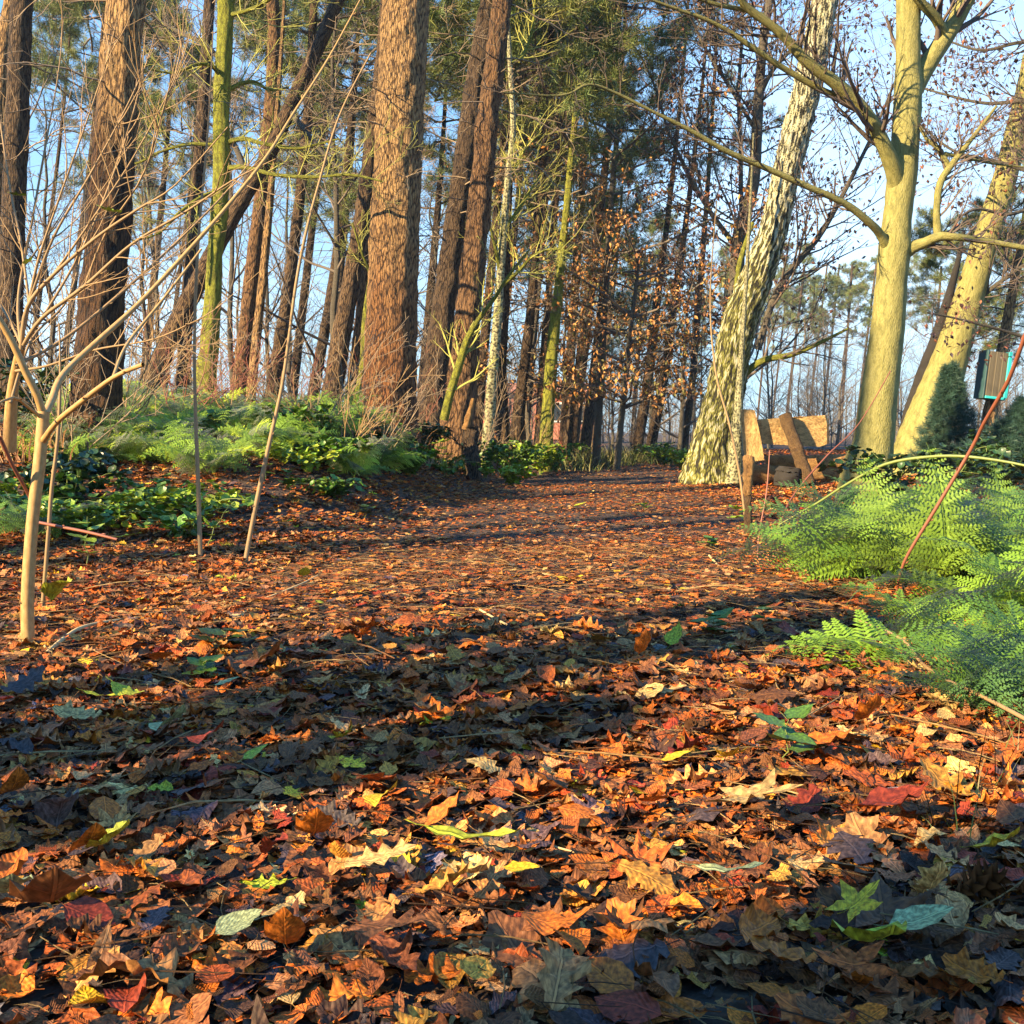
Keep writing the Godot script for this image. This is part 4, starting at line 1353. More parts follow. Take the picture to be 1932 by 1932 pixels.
func make_right_trees() -> void:
	rng.seed = 303
	# the big leaning birch: cracked mossy foot, pale stem
	var rows := [[1336, 912, 128], [1342, 870, 92], [1347, 835, 80], [1367, 747, 71], [1393, 615, 64], [1426, 527, 61], [1457, 440, 51], [1478, 352, 50], [1499, 263, 52], [1520, 175, 50], [1540, 88, 48], [1556, 0, 47], [1566, -60, 45]]
	var birch := trunk("big birch with a mossy cracked foot leaning right beside the bench", "birch_tree", rows, 12.6, M.big_birch_bark, {"sides": 44, "step": 0.045, "amp": 0.035, "stretch": 1.2, "flare": 1.0, "top": 10.0, "tall": 12.0})
	# root flare
	for r in [[1290, 905, 30, 1318, 868], [1380, 912, 34, 1368, 865], [1325, 918, 26, 1338, 880]]:
		limb(birch, "root", [[r[0], r[1] + 6, r[2] * 0.5], [(r[0] + r[3]) / 2.0, (r[1] + r[4]) / 2.0 + 6, r[2]], [r[3], r[4] - 14, r[2] * 1.3]], 12.5, 12.6, M.birch_foot_bark)
	limb(birch, "limb", [[1405, 705, 14], [1440, 680, 13], [1490, 670, 11], [1540, 650, 8], [1600, 620, 4]], 12.6, 12.2, M.moss_bark, 14, 0.6)
	limb(birch, "limb", [[1372, 700, 10], [1385, 590, 11], [1395, 500, 10], [1420, 420, 7]], 12.9, 13.2, M.moss_bark, 8, 0.6)
	# dark beech behind it with purple brown leaves
	var cop := trunk("dark beech behind the leaning birch holding purple brown leaves", "beech_tree", [[1388, 830, 30], [1386, 640, 29], [1389, 527, 28], [1396, 440, 26], [1420, 352, 23], [1427, 263, 21], [1432, 175, 19], [1439, 88, 16], [1452, 0, 14]], 16.5, M.grey_bark, {"sides": 14, "top": 9.5, "amp": 0.008})
	var tips := []
	limb(cop, "limb", [[1430, 660, 13], [1468, 546, 13], [1543, 448, 11], [1587, 373, 9], [1648, 250, 6], [1690, 150, 4]], 16.3, 15.8, M.grey_bark, 34, 1.3, "dark_twig", tips)
	limb(cop, "limb", [[1392, 470, 11], [1340, 400, 9], [1300, 330, 8], [1262, 250, 6], [1230, 150, 4], [1180, 60, 3]], 16.5, 16.0, M.grey_bark, 34, 1.3, "dark_twig", tips)
	limb(cop, "limb", [[1430, 190, 9], [1460, 130, 8], [1520, 70, 6], [1590, 20, 4]], 16.5, 16.0, M.grey_bark, 22, 1.1, "dark_twig", tips)
	limb(cop, "limb", [[1428, 250, 8], [1380, 170, 7], [1330, 90, 6], [1290, 0, 4]], 16.5, 17.0, M.grey_bark, 24, 1.2, "dark_twig", tips)
	var b := Acc.new()
	for i in 40:
		var h := lerpf(1.9, 8.0, (i + rng.randf()) / 40.0)
		var yaw := i * 2.4
		grow(b, axis_at(cop, h), Vector3(cos(yaw), rr(0.05, 0.5), sin(yaw)), 2.2 * rr(0.55, 1.0), 0.02, 0, {"kids": [6, 4], "ratio": 0.48, "ang": 0.7, "wob": 0.12, "up": 0.02, "thin": 0.0035, "first": 0.2, "step": 0.25, "dense": true, "flat": true}, tips)
	part("crown", b.mesh(M.dark_twig), cop)
	var few := []
	for t in tips:
		if rng.randf() < 0.75:
			few.append(t)
	kept_leaves(cop, few, 1, 0.08, [Color(0.07, 0.035, 0.04), Color(0.10, 0.045, 0.03), Color(0.05, 0.03, 0.035), Color(0.16, 0.06, 0.03)])
	# the smooth beech
	var be := trunk("smooth olive grey beech with spreading limbs right of the bench", "beech_tree", [[1636, 885, 92], [1648, 835, 74], [1658, 747, 68], [1675, 615, 60], [1682, 527, 57], [1688, 465, 58], [1692, 417, 51], [1702, 330, 53], [1708, 263, 50], [1713, 175, 50], [1713, 110, 43], [1714, 0, 43], [1716, -60, 42]], 9.0, M.beech_bark, {"sides": 36, "step": 0.05, "amp": 0.006, "stretch": 0.8, "top": 9.0, "flare": 1.1})
	limb(be, "limb", [[1712, 190, 36], [1726, 165, 36], [1748, 125, 34], [1790, 60, 31], [1826, -5, 29], [1850, -60, 26]], 9.0, 9.1, M.beech_bark, 10, 0.8)
	limb(be, "limb", [[1782, 72, 20], [1768, 38, 19], [1742, 10, 17], [1712, -25, 15]], 9.05, 8.8, M.beech_bark, 6, 0.8)
	limb(be, "limb", [[1694, 362, 36], [1685, 320, 31], [1665, 270, 28], [1630, 210, 26], [1580, 160, 24], [1520, 115, 20], [1470, 60, 17], [1410, 15, 14], [1385, -20, 12]], 9.0, 8.3, M.beech_bark, 20, 0.7)
	limb(be, "limb", [[1440, 30, 11], [1400, 18, 9], [1350, 8, 8], [1280, -18, 6]], 8.5, 8.3, M.beech_bark, 12, 0.6)
	limb(be, "limb", [[1640, 218, 16], [1600, 190, 13], [1550, 170, 12], [1480, 130, 11], [1420, 90, 10], [1350, 45, 8], [1270, 15, 6], [1200, -10, 4]], 8.9, 8.2, M.beech_bark, 26, 0.6)
	limb(be, "limb", [[1682, 485, 22], [1662, 445, 17], [1640, 420, 15], [1595, 385, 13], [1530, 355, 12], [1440, 315, 11], [1370, 285, 10], [1300, 245, 8], [1230, 210, 6], [1160, 175, 6], [1110, 160, 5], [1060, 180, 4], [950, 175, 3]], 9.0, 7.9, M.beech_bark, 26, 0.45)
	limb(be, "limb", [[1700, 482, 30], [1722, 467, 23], [1745, 458, 19], [1770, 447, 18], [1800, 447, 14], [1860, 455, 11], [1945, 470, 9]], 9.0, 8.7, M.beech_bark, 14, 0.5)
	limb(be, "limb", [[1770, 448, 17], [1767, 400, 13], [1774, 345, 14], [1800, 305, 12], [1850, 240, 7], [1880, 200, 5]], 8.9, 8.8, M.beech_bark, 16, 0.5)
	limb(be, "limb", [[1790, 318, 11], [1774, 285, 9], [1748, 262, 7], [1736, 240, 5]], 8.88, 8.9, M.beech_bark, 10, 0.35)
	limb(be, "limb", [[1782, 290, 8], [1830, 300, 6], [1880, 310, 4], [1930, 315, 3]], 8.88, 8.9, M.beech_bark, 10, 0.45)
	# the leaning birch near the right edge and the dark trunk at its foot
	var rb := trunk("second birch leaning right near the right edge with dark shadow bands", "birch_tree", [[1728, 868, 96], [1752, 790, 82], [1785, 700, 68], [1812, 615, 57], [1840, 520, 50], [1864, 440, 46], [1900, 320, 42], [1932, 190, 38], [1960, 60, 34], [1985, -40, 30]], 12.0, M.birch_foot_bark, {"sides": 32, "step": 0.06, "amp": 0.014, "stretch": 1.6, "top": 10.0, "flare": 1.1})
	rb.get_child(0).mesh.surface_set_material(0, M.beech_bark)
	limb(rb, "limb", [[1850, 560, 10], [1890, 530, 8], [1932, 500, 6], [1970, 480, 5]], 12.0, 11.6, M.grey_bark, 16, 0.8)
	trunk("black shaded trunk leaning against the foot of the second birch", "leaning_tree", [[1702, 880, 40], [1716, 810, 38], [1738, 730, 34], [1768, 640, 26], [1790, 560, 16]], 12.6, M.black_wood, {"sides": 14, "top": 3.0, "amp": 0.02})  # shade on this trunk is put into its black colour
	var host := pine("slim brown pine carrying the teal edged box", [[1848, 890, 30], [1858, 830, 27], [1872, 760, 25], [1886, 690, 22], [1898, 620, 20], [1915, 520, 16]], 15.0, "pine_bark_warm", {"top": 4.2, "crown_at": 2.0, "crown": 3, "crown_scale": 0.42, "dead_at": 0.8, "dead_scale": 0.6})
	make_box(host)
	pine("leaning yellowish pine behind the second birch", [[1780, 850, 20], [1795, 760, 19], [1812, 640, 17], [1830, 520, 14]], 19.0, "pine_bark_red", {"top": 4.0, "crown_at": 1.9, "crown": 1, "crown_scale": 0.5, "dead_at": 0.6, "dead_scale": 0.6})
	pine("bushy pine cut by the right edge behind the box", [[1945, 860, 20], [1952, 740, 18], [1960, 600, 16]], 17.0, "pine_bark_dark", {"top": 3.6, "crown_at": 1.2, "crown": 3, "crown_scale": 0.45, "dead_scale": 0.5})
	var rt := trunk("purple leaved beech whose twigs reach in from beyond the right edge", "beech_tree", [[2030, 870, 44], [2028, 600, 38], [2024, 300, 34], [2020, 0, 28]], 11.0, M.grey_bark, {"sides": 14, "top": 8.0, "amp": 0.006})
	var rtips := []
	limb(rt, "limb", [[2025, 360, 12], [1960, 330, 9], [1880, 305, 7], [1800, 285, 5], [1735, 235, 3]], 11.0, 11.4, M.grey_bark, 22, 0.8, "dark_twig", rtips)
	limb(rt, "limb", [[2025, 210, 12], [1950, 190, 9], [1860, 195, 6], [1770, 175, 4], [1690, 150, 3]], 11.0, 11.8, M.grey_bark, 24, 0.8, "dark_twig", rtips)
	limb(rt, "limb", [[2022, 90, 10], [1930, 80, 7], [1850, 95, 5], [1770, 70, 3]], 11.0, 11.5, M.grey_bark, 20, 0.8, "dark_twig", rtips)
	limb(rt, "limb", [[2026, 440, 10], [1960, 395, 8], [1900, 405, 6], [1840, 395, 5], [1790, 425, 3]], 11.0, 10.5, M.grey_bark, 12, 0.6, "dark_twig", rtips)
	limb(rt, "limb", [[2026, 620, 9], [1960, 640, 7], [1880, 620, 5], [1800, 600, 4], [1750, 590, 3]], 11.0, 10.5, M.grey_bark, 12, 0.6, "dark_twig", rtips)
	kept_leaves(rt, rtips, 1, 0.06, [Color(0.07, 0.035, 0.04), Color(0.10, 0.045, 0.03), Color(0.05, 0.03, 0.035), Color(0.22, 0.08, 0.04)])
	# young spruce
	spruce("small dark blue green spruce in front of the second birch", foot(1790, 10.0), 1.15, 0.36)
	spruce("dark bushy spruce at the right edge below the box", foot(1935, 9.0), 0.75, 0.55)

func spruce(label: String, where: Vector3, h: float, wide: float) -> void:
	var t := thing("spruce_tree", label, "tree", where)
	var a := Acc.new()
	var tips := []
	a.tube(PackedVector3Array([Vector3(0, -0.05, 0), Vector3(0, h * 0.5, 0), Vector3(0, h, 0)]), PackedFloat32Array([0.02, 0.013, 0.003]), 6, 0.2)
	part("trunk", a.mesh(M.grey_bark), t)
	var b := Acc.new()
	for i in 90:
		var s := (i + 0.5) / 90.0
		var yaw := i * 2.4
		grow(b, Vector3(0, h * lerpf(0.05, 0.98, s), 0), Vector3(cos(yaw), 0.25, sin(yaw)), wide * (1.03 - s) * rr(0.75, 1.1), 0.006, 0, {"kids": [6], "ratio": 0.45, "ang": 0.75, "wob": 0.08, "up": -0.01, "thin": 0.0015, "first": 0.2, "step": 0.06, "dense": true, "flat": true}, tips)
	part("crown", b.mesh(M.dark_twig), t)
	var pl := []
	var tint := PackedColorArray()
	for q in tips:
		for j in 2:
			var d: Vector3 = (q[1] + any_dir() * 0.5).normalized()
			pl.append(Transform3D(Basis.looking_at(-d, Vector3.UP if absf(d.y) < 0.9 else Vector3.RIGHT).scaled(Vector3.ONE * rr(0.3, 0.5)), q[0]))
			tint.append(Color(0.025, 0.065, 0.045) * rr(0.7, 1.4))
	scatter("needles", shared.tuft, pl, tint, t)

func make_box(host: Node3D) -> void:
	var o := thing("nest_box", "grey wooden box with turquoise edges hung on the slim brown pine", "nest box", at(1866, 754, 14.75))
	o.rotation = Vector3(0, 0.12, -0.10)
	var teal := mat("teal_paint", lin(0.03, 0.50, 0.50), 0.5)
	var dark := mat("dark_paint", lin(0.025, 0.07, 0.075), 0.6)
	var grey := mat("weathered_board", lin(0.32, 0.31, 0.25), 0.9, M.grey_bark.albedo_texture)
	grey.albedo_color = lin(1.0, 0.95, 0.8)
	for i in 3:
		part("plank", block(Vector3(0.088, 0.62, 0.02), 0.004), o, Vector3(-0.092 + i * 0.092, 0.345, 0.105), Vector3.ZERO, grey)
	part("side_board", block(Vector3(0.022, 0.67, 0.24), 0.004), o, Vector3(-0.16, 0.335, 0), Vector3.ZERO, dark)
	part("side_board", block(Vector3(0.022, 0.67, 0.24), 0.004), o, Vector3(0.16, 0.335, 0), Vector3.ZERO, teal)
	part("back_board", block(Vector3(0.30, 0.67, 0.02), 0.004), o, Vector3(0, 0.335, -0.11), Vector3.ZERO, dark)
	part("edge_strip", block(Vector3(0.05, 0.56, 0.022), 0.004), o, Vector3(0.152, 0.31, 0.132), Vector3.ZERO, teal)
	part("edge_strip", block(Vector3(0.05, 0.06, 0.022), 0.004), o, Vector3(0.152, 0.64, 0.132), Vector3.ZERO, teal)
	part("edge_strip", block(Vector3(0.27, 0.035, 0.022), 0.004), o, Vector3(-0.01, 0.02, 0.132), Vector3.ZERO, teal)
	part("floor_board", block(Vector3(0.298, 0.02, 0.2), 0.004), o, Vector3(0, 0.012, 0), Vector3.ZERO, dark)

func make_far_trees() -> void:
	rng.seed = 404
	# pines whose crowns fill the upper half
	var list := [
		[40, 30.0, 310, 1], [105, 27.0, 300, 0], [165, 33.0, 330, 3], [262, 29.0, 420, 2], [300, 36.0, 470, 0], [462, 34.0, 330, 1], [545, 27.0, 290, 3], [612, 31.0, 470, 0], [672, 25.0, 520, 2], 
		[790, 27.0, 500, 0], [898, 21.0, 360, 2], [928, 29.0, 560, 0], [985, 22.0, 470, 1], [1062, 24.0, 520, 2], [1120, 33.0, 660, 0], [1192, 45.0, 690, 3],
		[1345, 60.0, 690, 0], [1425, 84.0, 640, 3], [1452, 92.0, 655, 1], [1478, 80.0, 640, 0], [1520, 88.0, 650, 3], [1548, 95.0, 645, 1], [1584, 82.0, 635, 3], [1612, 90.0, 650, 0], [1752, 70.0, 660, 3]]
	list.sort_custom(func(p, q): return p[0] < q[0])
	for i in list.size():
		var e: Array = list[i]
		var d: float = e[1]
		var lean := rr(0.05, 0.14)
		var h0: float = EYE.y + (815.0 - e[2]) * d / F
		var w := rr(0.17, 0.27) * F / d
		var y0 := 815.0 + (EYE.y - land(at(e[0], 815, d).x, -d)) * F / d
		pine("%s pine from the left among those far behind the nearer trunks" % ORD[i], [[e[0], y0, w], [e[0] + lean * 150, y0 - 150, w * 0.9], [e[0] + lean * 330, y0 - 330, w * 0.75]], d, ["pine_bark_dark", "pine_bark_dark", "pine_bark"][i % 3], {"sides": 9, "step": 0.4, "amp": 0.01, "top": h0 + 5.0, "crown_at": h0, "crown": e[3], "crown_scale": rr(0.85, 1.15), "dead_at": maxf(1.0, h0 - 3.5), "group": "far pines"})
	# bare thin trees in the middle distance
	var spots := []
	for i in 38:
		spots.append([lerpf(-20, 1960, (i + rng.randf()) / 38.0), rr(15.0, 30.0), rng.randi() % 4])
	for i in spots.size():
		var e: Array = spots[i]
		if e[0] > 1020 and e[0] < 1330:
			e[1] = rr(26.0, 34.0)
		if e[0] > 1400:
			e[1] = rr(40.0, 60.0)
		var v := bare_variant(e[2])
		var t := thing("bare_tree", "%s from the left of the thin bare trees between the thick trunks" % ORD[i], "tree", foot(e[0], e[1]), "thin bare trees")
		t.rotation = Vector3(0, rng.randf() * TAU, 0)
		t.scale = Vector3.ONE * rr(0.7, 1.15)
		part("trunk", v[0], t)
		part("crown", v[1], t)
	# the far wood reads as one mass
	var holder := Node3D.new()
	holder.name = "far_wood"
	add_child(holder)
	tag(holder, "hazy mass of thin bare trees closing the view beyond the wood", "woods", "", "stuff")
	for k in 4:
		var v := bare_variant(k)
		var pl := []
		for i in 90:
			var d := rr(36.0, 95.0)
			var x := rr(-0.56, 0.56) * d
			pl.append(Transform3D(Basis(Vector3.UP, rng.randf() * TAU).scaled(Vector3.ONE * rr(0.35, 0.8)), Vector3(x, land(x, -d) - 0.05, -d)))
		scatter("trunks", v[0], pl, PackedColorArray(), holder)
		scatter("twigs", v[1], pl, PackedColorArray(), holder)

func make_shade_trees() -> void:
	# trees beside and behind the photographer, whose shadows cross the path
	rng.seed = 505
	var D := Vector3(sin(deg_to_rad(56.0)), 0, -cos(deg_to_rad(56.0)))
	var N := Vector3(-D.z, 0, D.x)
	var i := 0
	for e in [[-0.84, 8.0, 0.19], [-0.40, 9.0, 0.2], [-5.3, 10.0, 0.17], [-5.95, 12.0, 0.22], [-6.7, 11.0, 0.17]]:
		var p: Vector3 = N * e[0] - D * e[1]
		p.y = land(p.x, p.z)
		var t := thing("pine_tree", "pine beside the path, %s of those out of view that shade it" % ORD[i], "tree", p, "pines that shade the path")
		var a := Acc.new()
		a.tube(PackedVector3Array([Vector3(0, -0.1, 0), Vector3(0.05, 2, 0), Vector3(0.1, 5, 0.1), Vector3(0.15, 11, 0.1)]), PackedFloat32Array([e[2] * 1.2, e[2], e[2] * 0.9, e[2] * 0.4]), 16)
		part("trunk", a.mesh(M.pine_bark), t)
		part("dead_branches", dead_variant(i % 3), t, Vector3(0, 0.7, 0), Vector3(0, i * 1.1, 0))
		i += 1
	for e in [[-1.84, 5.2, 3.2, 0.15, "first"], [-2.26, 5.6, 4.1, 0.19, "second"], [-2.68, 5.4, 4.2, 0.09, "third"]]:
		var q: Vector3 = N * e[0] - D * e[1]
		q.y = land(q.x, q.z)
		var t := thing("dead_snag", "%s of three broken pine snags out of view that shade the near path" % e[4], "snag", q, "snags that shade the path")
		part("trunk", log_mesh(Vector3(0, -0.1, 0), Vector3(0.1, e[2], 0.05), e[3] * 1.15, e[3], M.pine_bark, 0.05), t)
		part("dead_branches", dead_variant(1), t, Vector3(0, 0.2, 0), Vector3(0, e[2], 0)).scale = Vector3.ONE * 0.7
	for e in [[-7.5, 8.0, 4.7, 1.4, "first"], [-5.7, 8.5, 4.7, 1.2, "second"]]:
		var q: Vector3 = N * e[0] - D * e[1]
		spruce("%s of two broad young spruces out of view that shade the left floor" % e[4], Vector3(q.x, land(q.x, q.z), q.z), e[2], e[3])

func make_house() -> void:
	var d := 58.0
	var w0 := at(880, 815, d).x
	var w1 := at(1128, 815, d).x
	var o := thing("brick_house", "low red brick house glimpsed between the trunks beyond the wood", "house", Vector3((w0 + w1) * 0.5, land(0, -d), -d))
	var W := w1 - w0
	var brick_n := seamless(0.05, 256, 256, FastNoiseLite.TYPE_SIMPLEX_SMOOTH, 3, 61)
	var brick := mat("brick_wall", Color.WHITE, 0.9, tex3(256, 256, func(i):
		var y = (i / 256) % 16
		var x = ((i % 256) + (8 if (i / 4096) % 2 else 0)) % 32
		if y < 2 or x < 2:
			return lin(0.38, 0.33, 0.28)
		var g := 0.75 + brick_n[i] / 500.0
		return lin(0.42 * g, 0.13 * g, 0.075 * g)))
	brick.uv1_triplanar = true
	brick.uv1_scale = Vector3(0.8, 0.8, 0.8)
	var tile := mat("roof_tile", lin(0.40, 0.16, 0.08), 0.8)
	var white := mat("white_frame", lin(0.75, 0.75, 0.72), 0.6)
	var glass := mat("dark_glass", lin(0.03, 0.04, 0.05), 0.1)
	var red := mat("red_door", lin(0.65, 0.03, 0.03), 0.5)
	var h := 2.55
	part("wall", block(Vector3(W, h, 5.0), 0.02), o, Vector3(0, h * 0.5, -2.5), Vector3.ZERO, brick)
	var a := Acc.new()
	var e := W * 0.5 + 0.3
	for s in [0.0, 0.12]:
		a.flat_quad(Vector3(-e, h + s, 0.35), Vector3(-e, h + 0.55 + s, -2.5), Vector3(e, h + 0.55 + s, -2.5), Vector3(e, h + s, 0.35))
		a.flat_quad(Vector3(-e, h + 0.55 + s, -2.5), Vector3(-e, h + s, -5.35), Vector3(e, h + s, -5.35), Vector3(e, h + 0.55 + s, -2.5))
	a.flat_quad(Vector3(-e, h, 0.35), Vector3(-e, h + 0.12, 0.35), Vector3(e, h + 0.12, 0.35), Vector3(e, h, 0.35))
	part("roof", a.mesh(tile), o)
	var dx := at(953 * 0.9434, 815, d).x - o.position.x
	part("door", block(Vector3(0.8, 1.9, 0.06), 0.01), o, Vector3(dx, 1.0, 0.035), Vector3.ZERO, red)
	for wx in [1040.0, 1066.0, 1108.0]:
		var p := at(wx, 815, d).x - o.position.x
		var f := part("window", block(Vector3(0.9, 1.1, 0.06), 0.01), o, Vector3(p, 1.5, 0.035), Vector3.ZERO, white)
		part("pane", block(Vector3(0.34, 0.9, 0.03), 0.004), f, Vector3(-0.2, 0, 0.03), Vector3.ZERO, glass)
		part("pane", block(Vector3(0.34, 0.9, 0.03), 0.004), f, Vector3(0.2, 0, 0.03), Vector3.ZERO, glass)

func make_bench() -> void:
	rng.seed = 606
	var d := 11.6
	var o := thing("rustic_bench", "rustic bench of split logs with a wide pale plank backrest between birch and beech", "bench", foot(1530, d))
	var loc := func(px: float, py: float, dd: float) -> Vector3: return at(px, py, dd) - o.position
	# backrest: a thick board with a slanting end
	var a := Acc.new()
	var f := [[1428, 792], [1500, 790], [1530, 786], [1556, 784], [1560, 800], [1560, 838], [1546, 843], [1425, 837]]
	var front := []
	var back := []
	for q in f:
		front.append((loc as Callable).call(q[0], q[1], d))
		back.append((loc as Callable).call(q[0] + 4, q[1] - 1, d + 0.09))
	for i in range(1, f.size() - 1):
		a.flat_tri(front[0], front[i], front[i + 1])
		a.flat_tri(back[0], back[i + 1], back[i])
	for i in f.size():
		var j := (i + 1) % f.size()
		a.flat_quad(front[i], back[i], back[j], front[j])
	for i in a.v.size():
		a.uv[i] = Vector2(a.v[i].y * 2.6 + a.v[i].z, a.v[i].x * 0.9)
	part("backrest", a.mesh(M.plank_wood), o)
	# left support: split post with a fresh face
	var s := Acc.new()
	var lf := [[1404, 772], [1424, 774], [1436, 830], [1442, 868], [1412, 872], [1408, 830]]
	front = []
	back = []
	for q in lf:
		front.append((loc as Callable).call(q[0], q[1], d - 0.12))
		back.append((loc as Callable).call(q[0] - 7, q[1] + 2, d - 0.02))
	for i in range(1, lf.size() - 1):
		s.flat_tri(front[0], front[i], front[i + 1])
		s.flat_tri(back[0], back[i + 1], back[i])
	for i in lf.size():
		var j := (i + 1) % lf.size()
		s.flat_quad(front[i], back[i], back[j], front[j])
	for i in s.v.size():
		s.uv[i] = Vector2(s.v[i].x * 3.5 + s.v[i].z, s.v[i].y * 0.9)
	part("support_post", s.mesh(M.plank_wood), o)
	part("support_post", log_mesh((loc as Callable).call(1480, 782, d - 0.1), (loc as Callable).call(1526, 912, d - 0.28), 0.066, 0.072, M.old_wood, 0.012), o)
	var l1 := part("seat_log", log_mesh((loc as Callable).call(1446, 872, d + 0.28), (loc as Callable).call(1632, 874, d + 0.2), 0.075, 0.10, M.log_wood), o)
	part("base_log", log_mesh((loc as Callable).call(1412, 894, d + 0.15), (loc as Callable).call(1480, 896, d + 0.15), 0.11, 0.10, M.log_wood), o)
	part("base_log", log_mesh((loc as Callable).call(1520, 896, d + 0.2), (loc as Callable).call(1640, 890, d + 0.2), 0.07, 0.08, M.log_wood), o)
	part("stump_foot", log_mesh((loc as Callable).call(1488, 918, d - 0.2), (loc as Callable).call(1490, 882, d - 0.2), 0.15, 0.13, M.black_wood, 0.05), o)
	# pale slender trunk between birch and bench
	trunk("pale slender young beech stem squeezed between the big birch and the bench", "beech_tree", [[1386, 888, 32], [1390, 830, 24], [1393, 770, 18], [1397, 700, 13], [1402, 620, 9]], 12.2, M.birch_bark, {"sides": 12, "top": 4.0, "amp": 0.004})
	# broken post in front of the bench
	var p := on_ground(1410, 1007)
	var post := thing("broken_post", "short broken wooden post with a knobbly pale top in front of the bench", "post", p)
	var pd := -p.z
	part("shaft", log_mesh(Vector3(0, -0.05, 0), at(1411, 928, pd) - p, 0.026, 0.02, M.old_wood, 0.012), post)
	part("knob", log_mesh(at(1411, 932, pd) - p, at(1413, 862, pd) - p, 0.024, 0.034, M.log_wood, 0.02), post)
	# broken stump by the brown pine
	var q := foot(893, 12.0)
	var stump := thing("tree_stump", "splintered stump with a pale broken tip right of the brown pine", "stump", q)
	part("stump_wood", log_mesh(Vector3(0, -0.1, 0), at(888, 806, 12.0) - q, 0.10, 0.075, M.pine_bark_dark, 0.08), stump)
	part("splinter", log_mesh(at(878, 812, 12.0) - q, at(893, 752, 12.0) - q, 0.045, 0.025, M.log_wood, 0.06), stump)

func whip(parent: Node3D, called: String, rows: Array, d0: float, d1: float, m: Material, sides := 6) -> PackedVector3Array:
	var ch := chain(rows, d0, d1)
	var pts: PackedVector3Array = ch[0]
	for i in pts.size():
		pts[i] -= parent.position
	var sc := smooth_chain(pts, ch[1], 0.05)
	if called == "rod":
		for i in sc[1].size():
			sc[1][i] *= 0.78
	var a := Acc.new()
	a.tube(sc[0], sc[1], sides, 0.12, bump_noise if sides > 6 else null, 0.002, 0.8)
	# buds and nodes
	var sp: PackedVector3Array = sc[0]
	for i in range(3, sp.size() - 2, 4):
		var ax := (sp[i + 1] - sp[i]).normalized()
		var side := ax.cross(any_dir()).normalized()
		var r: float = sc[1][i]
		a.tube(PackedVector3Array([sp[i] + side * r * 0.7, sp[i] + side * (r + 0.004) + ax * 0.006, sp[i] + side * (r + 0.005) + ax * 0.014]), PackedFloat32Array([0.0022, 0.0024, 0.0004]), 4)
	part(called, a.mesh(m), parent)
	return sp

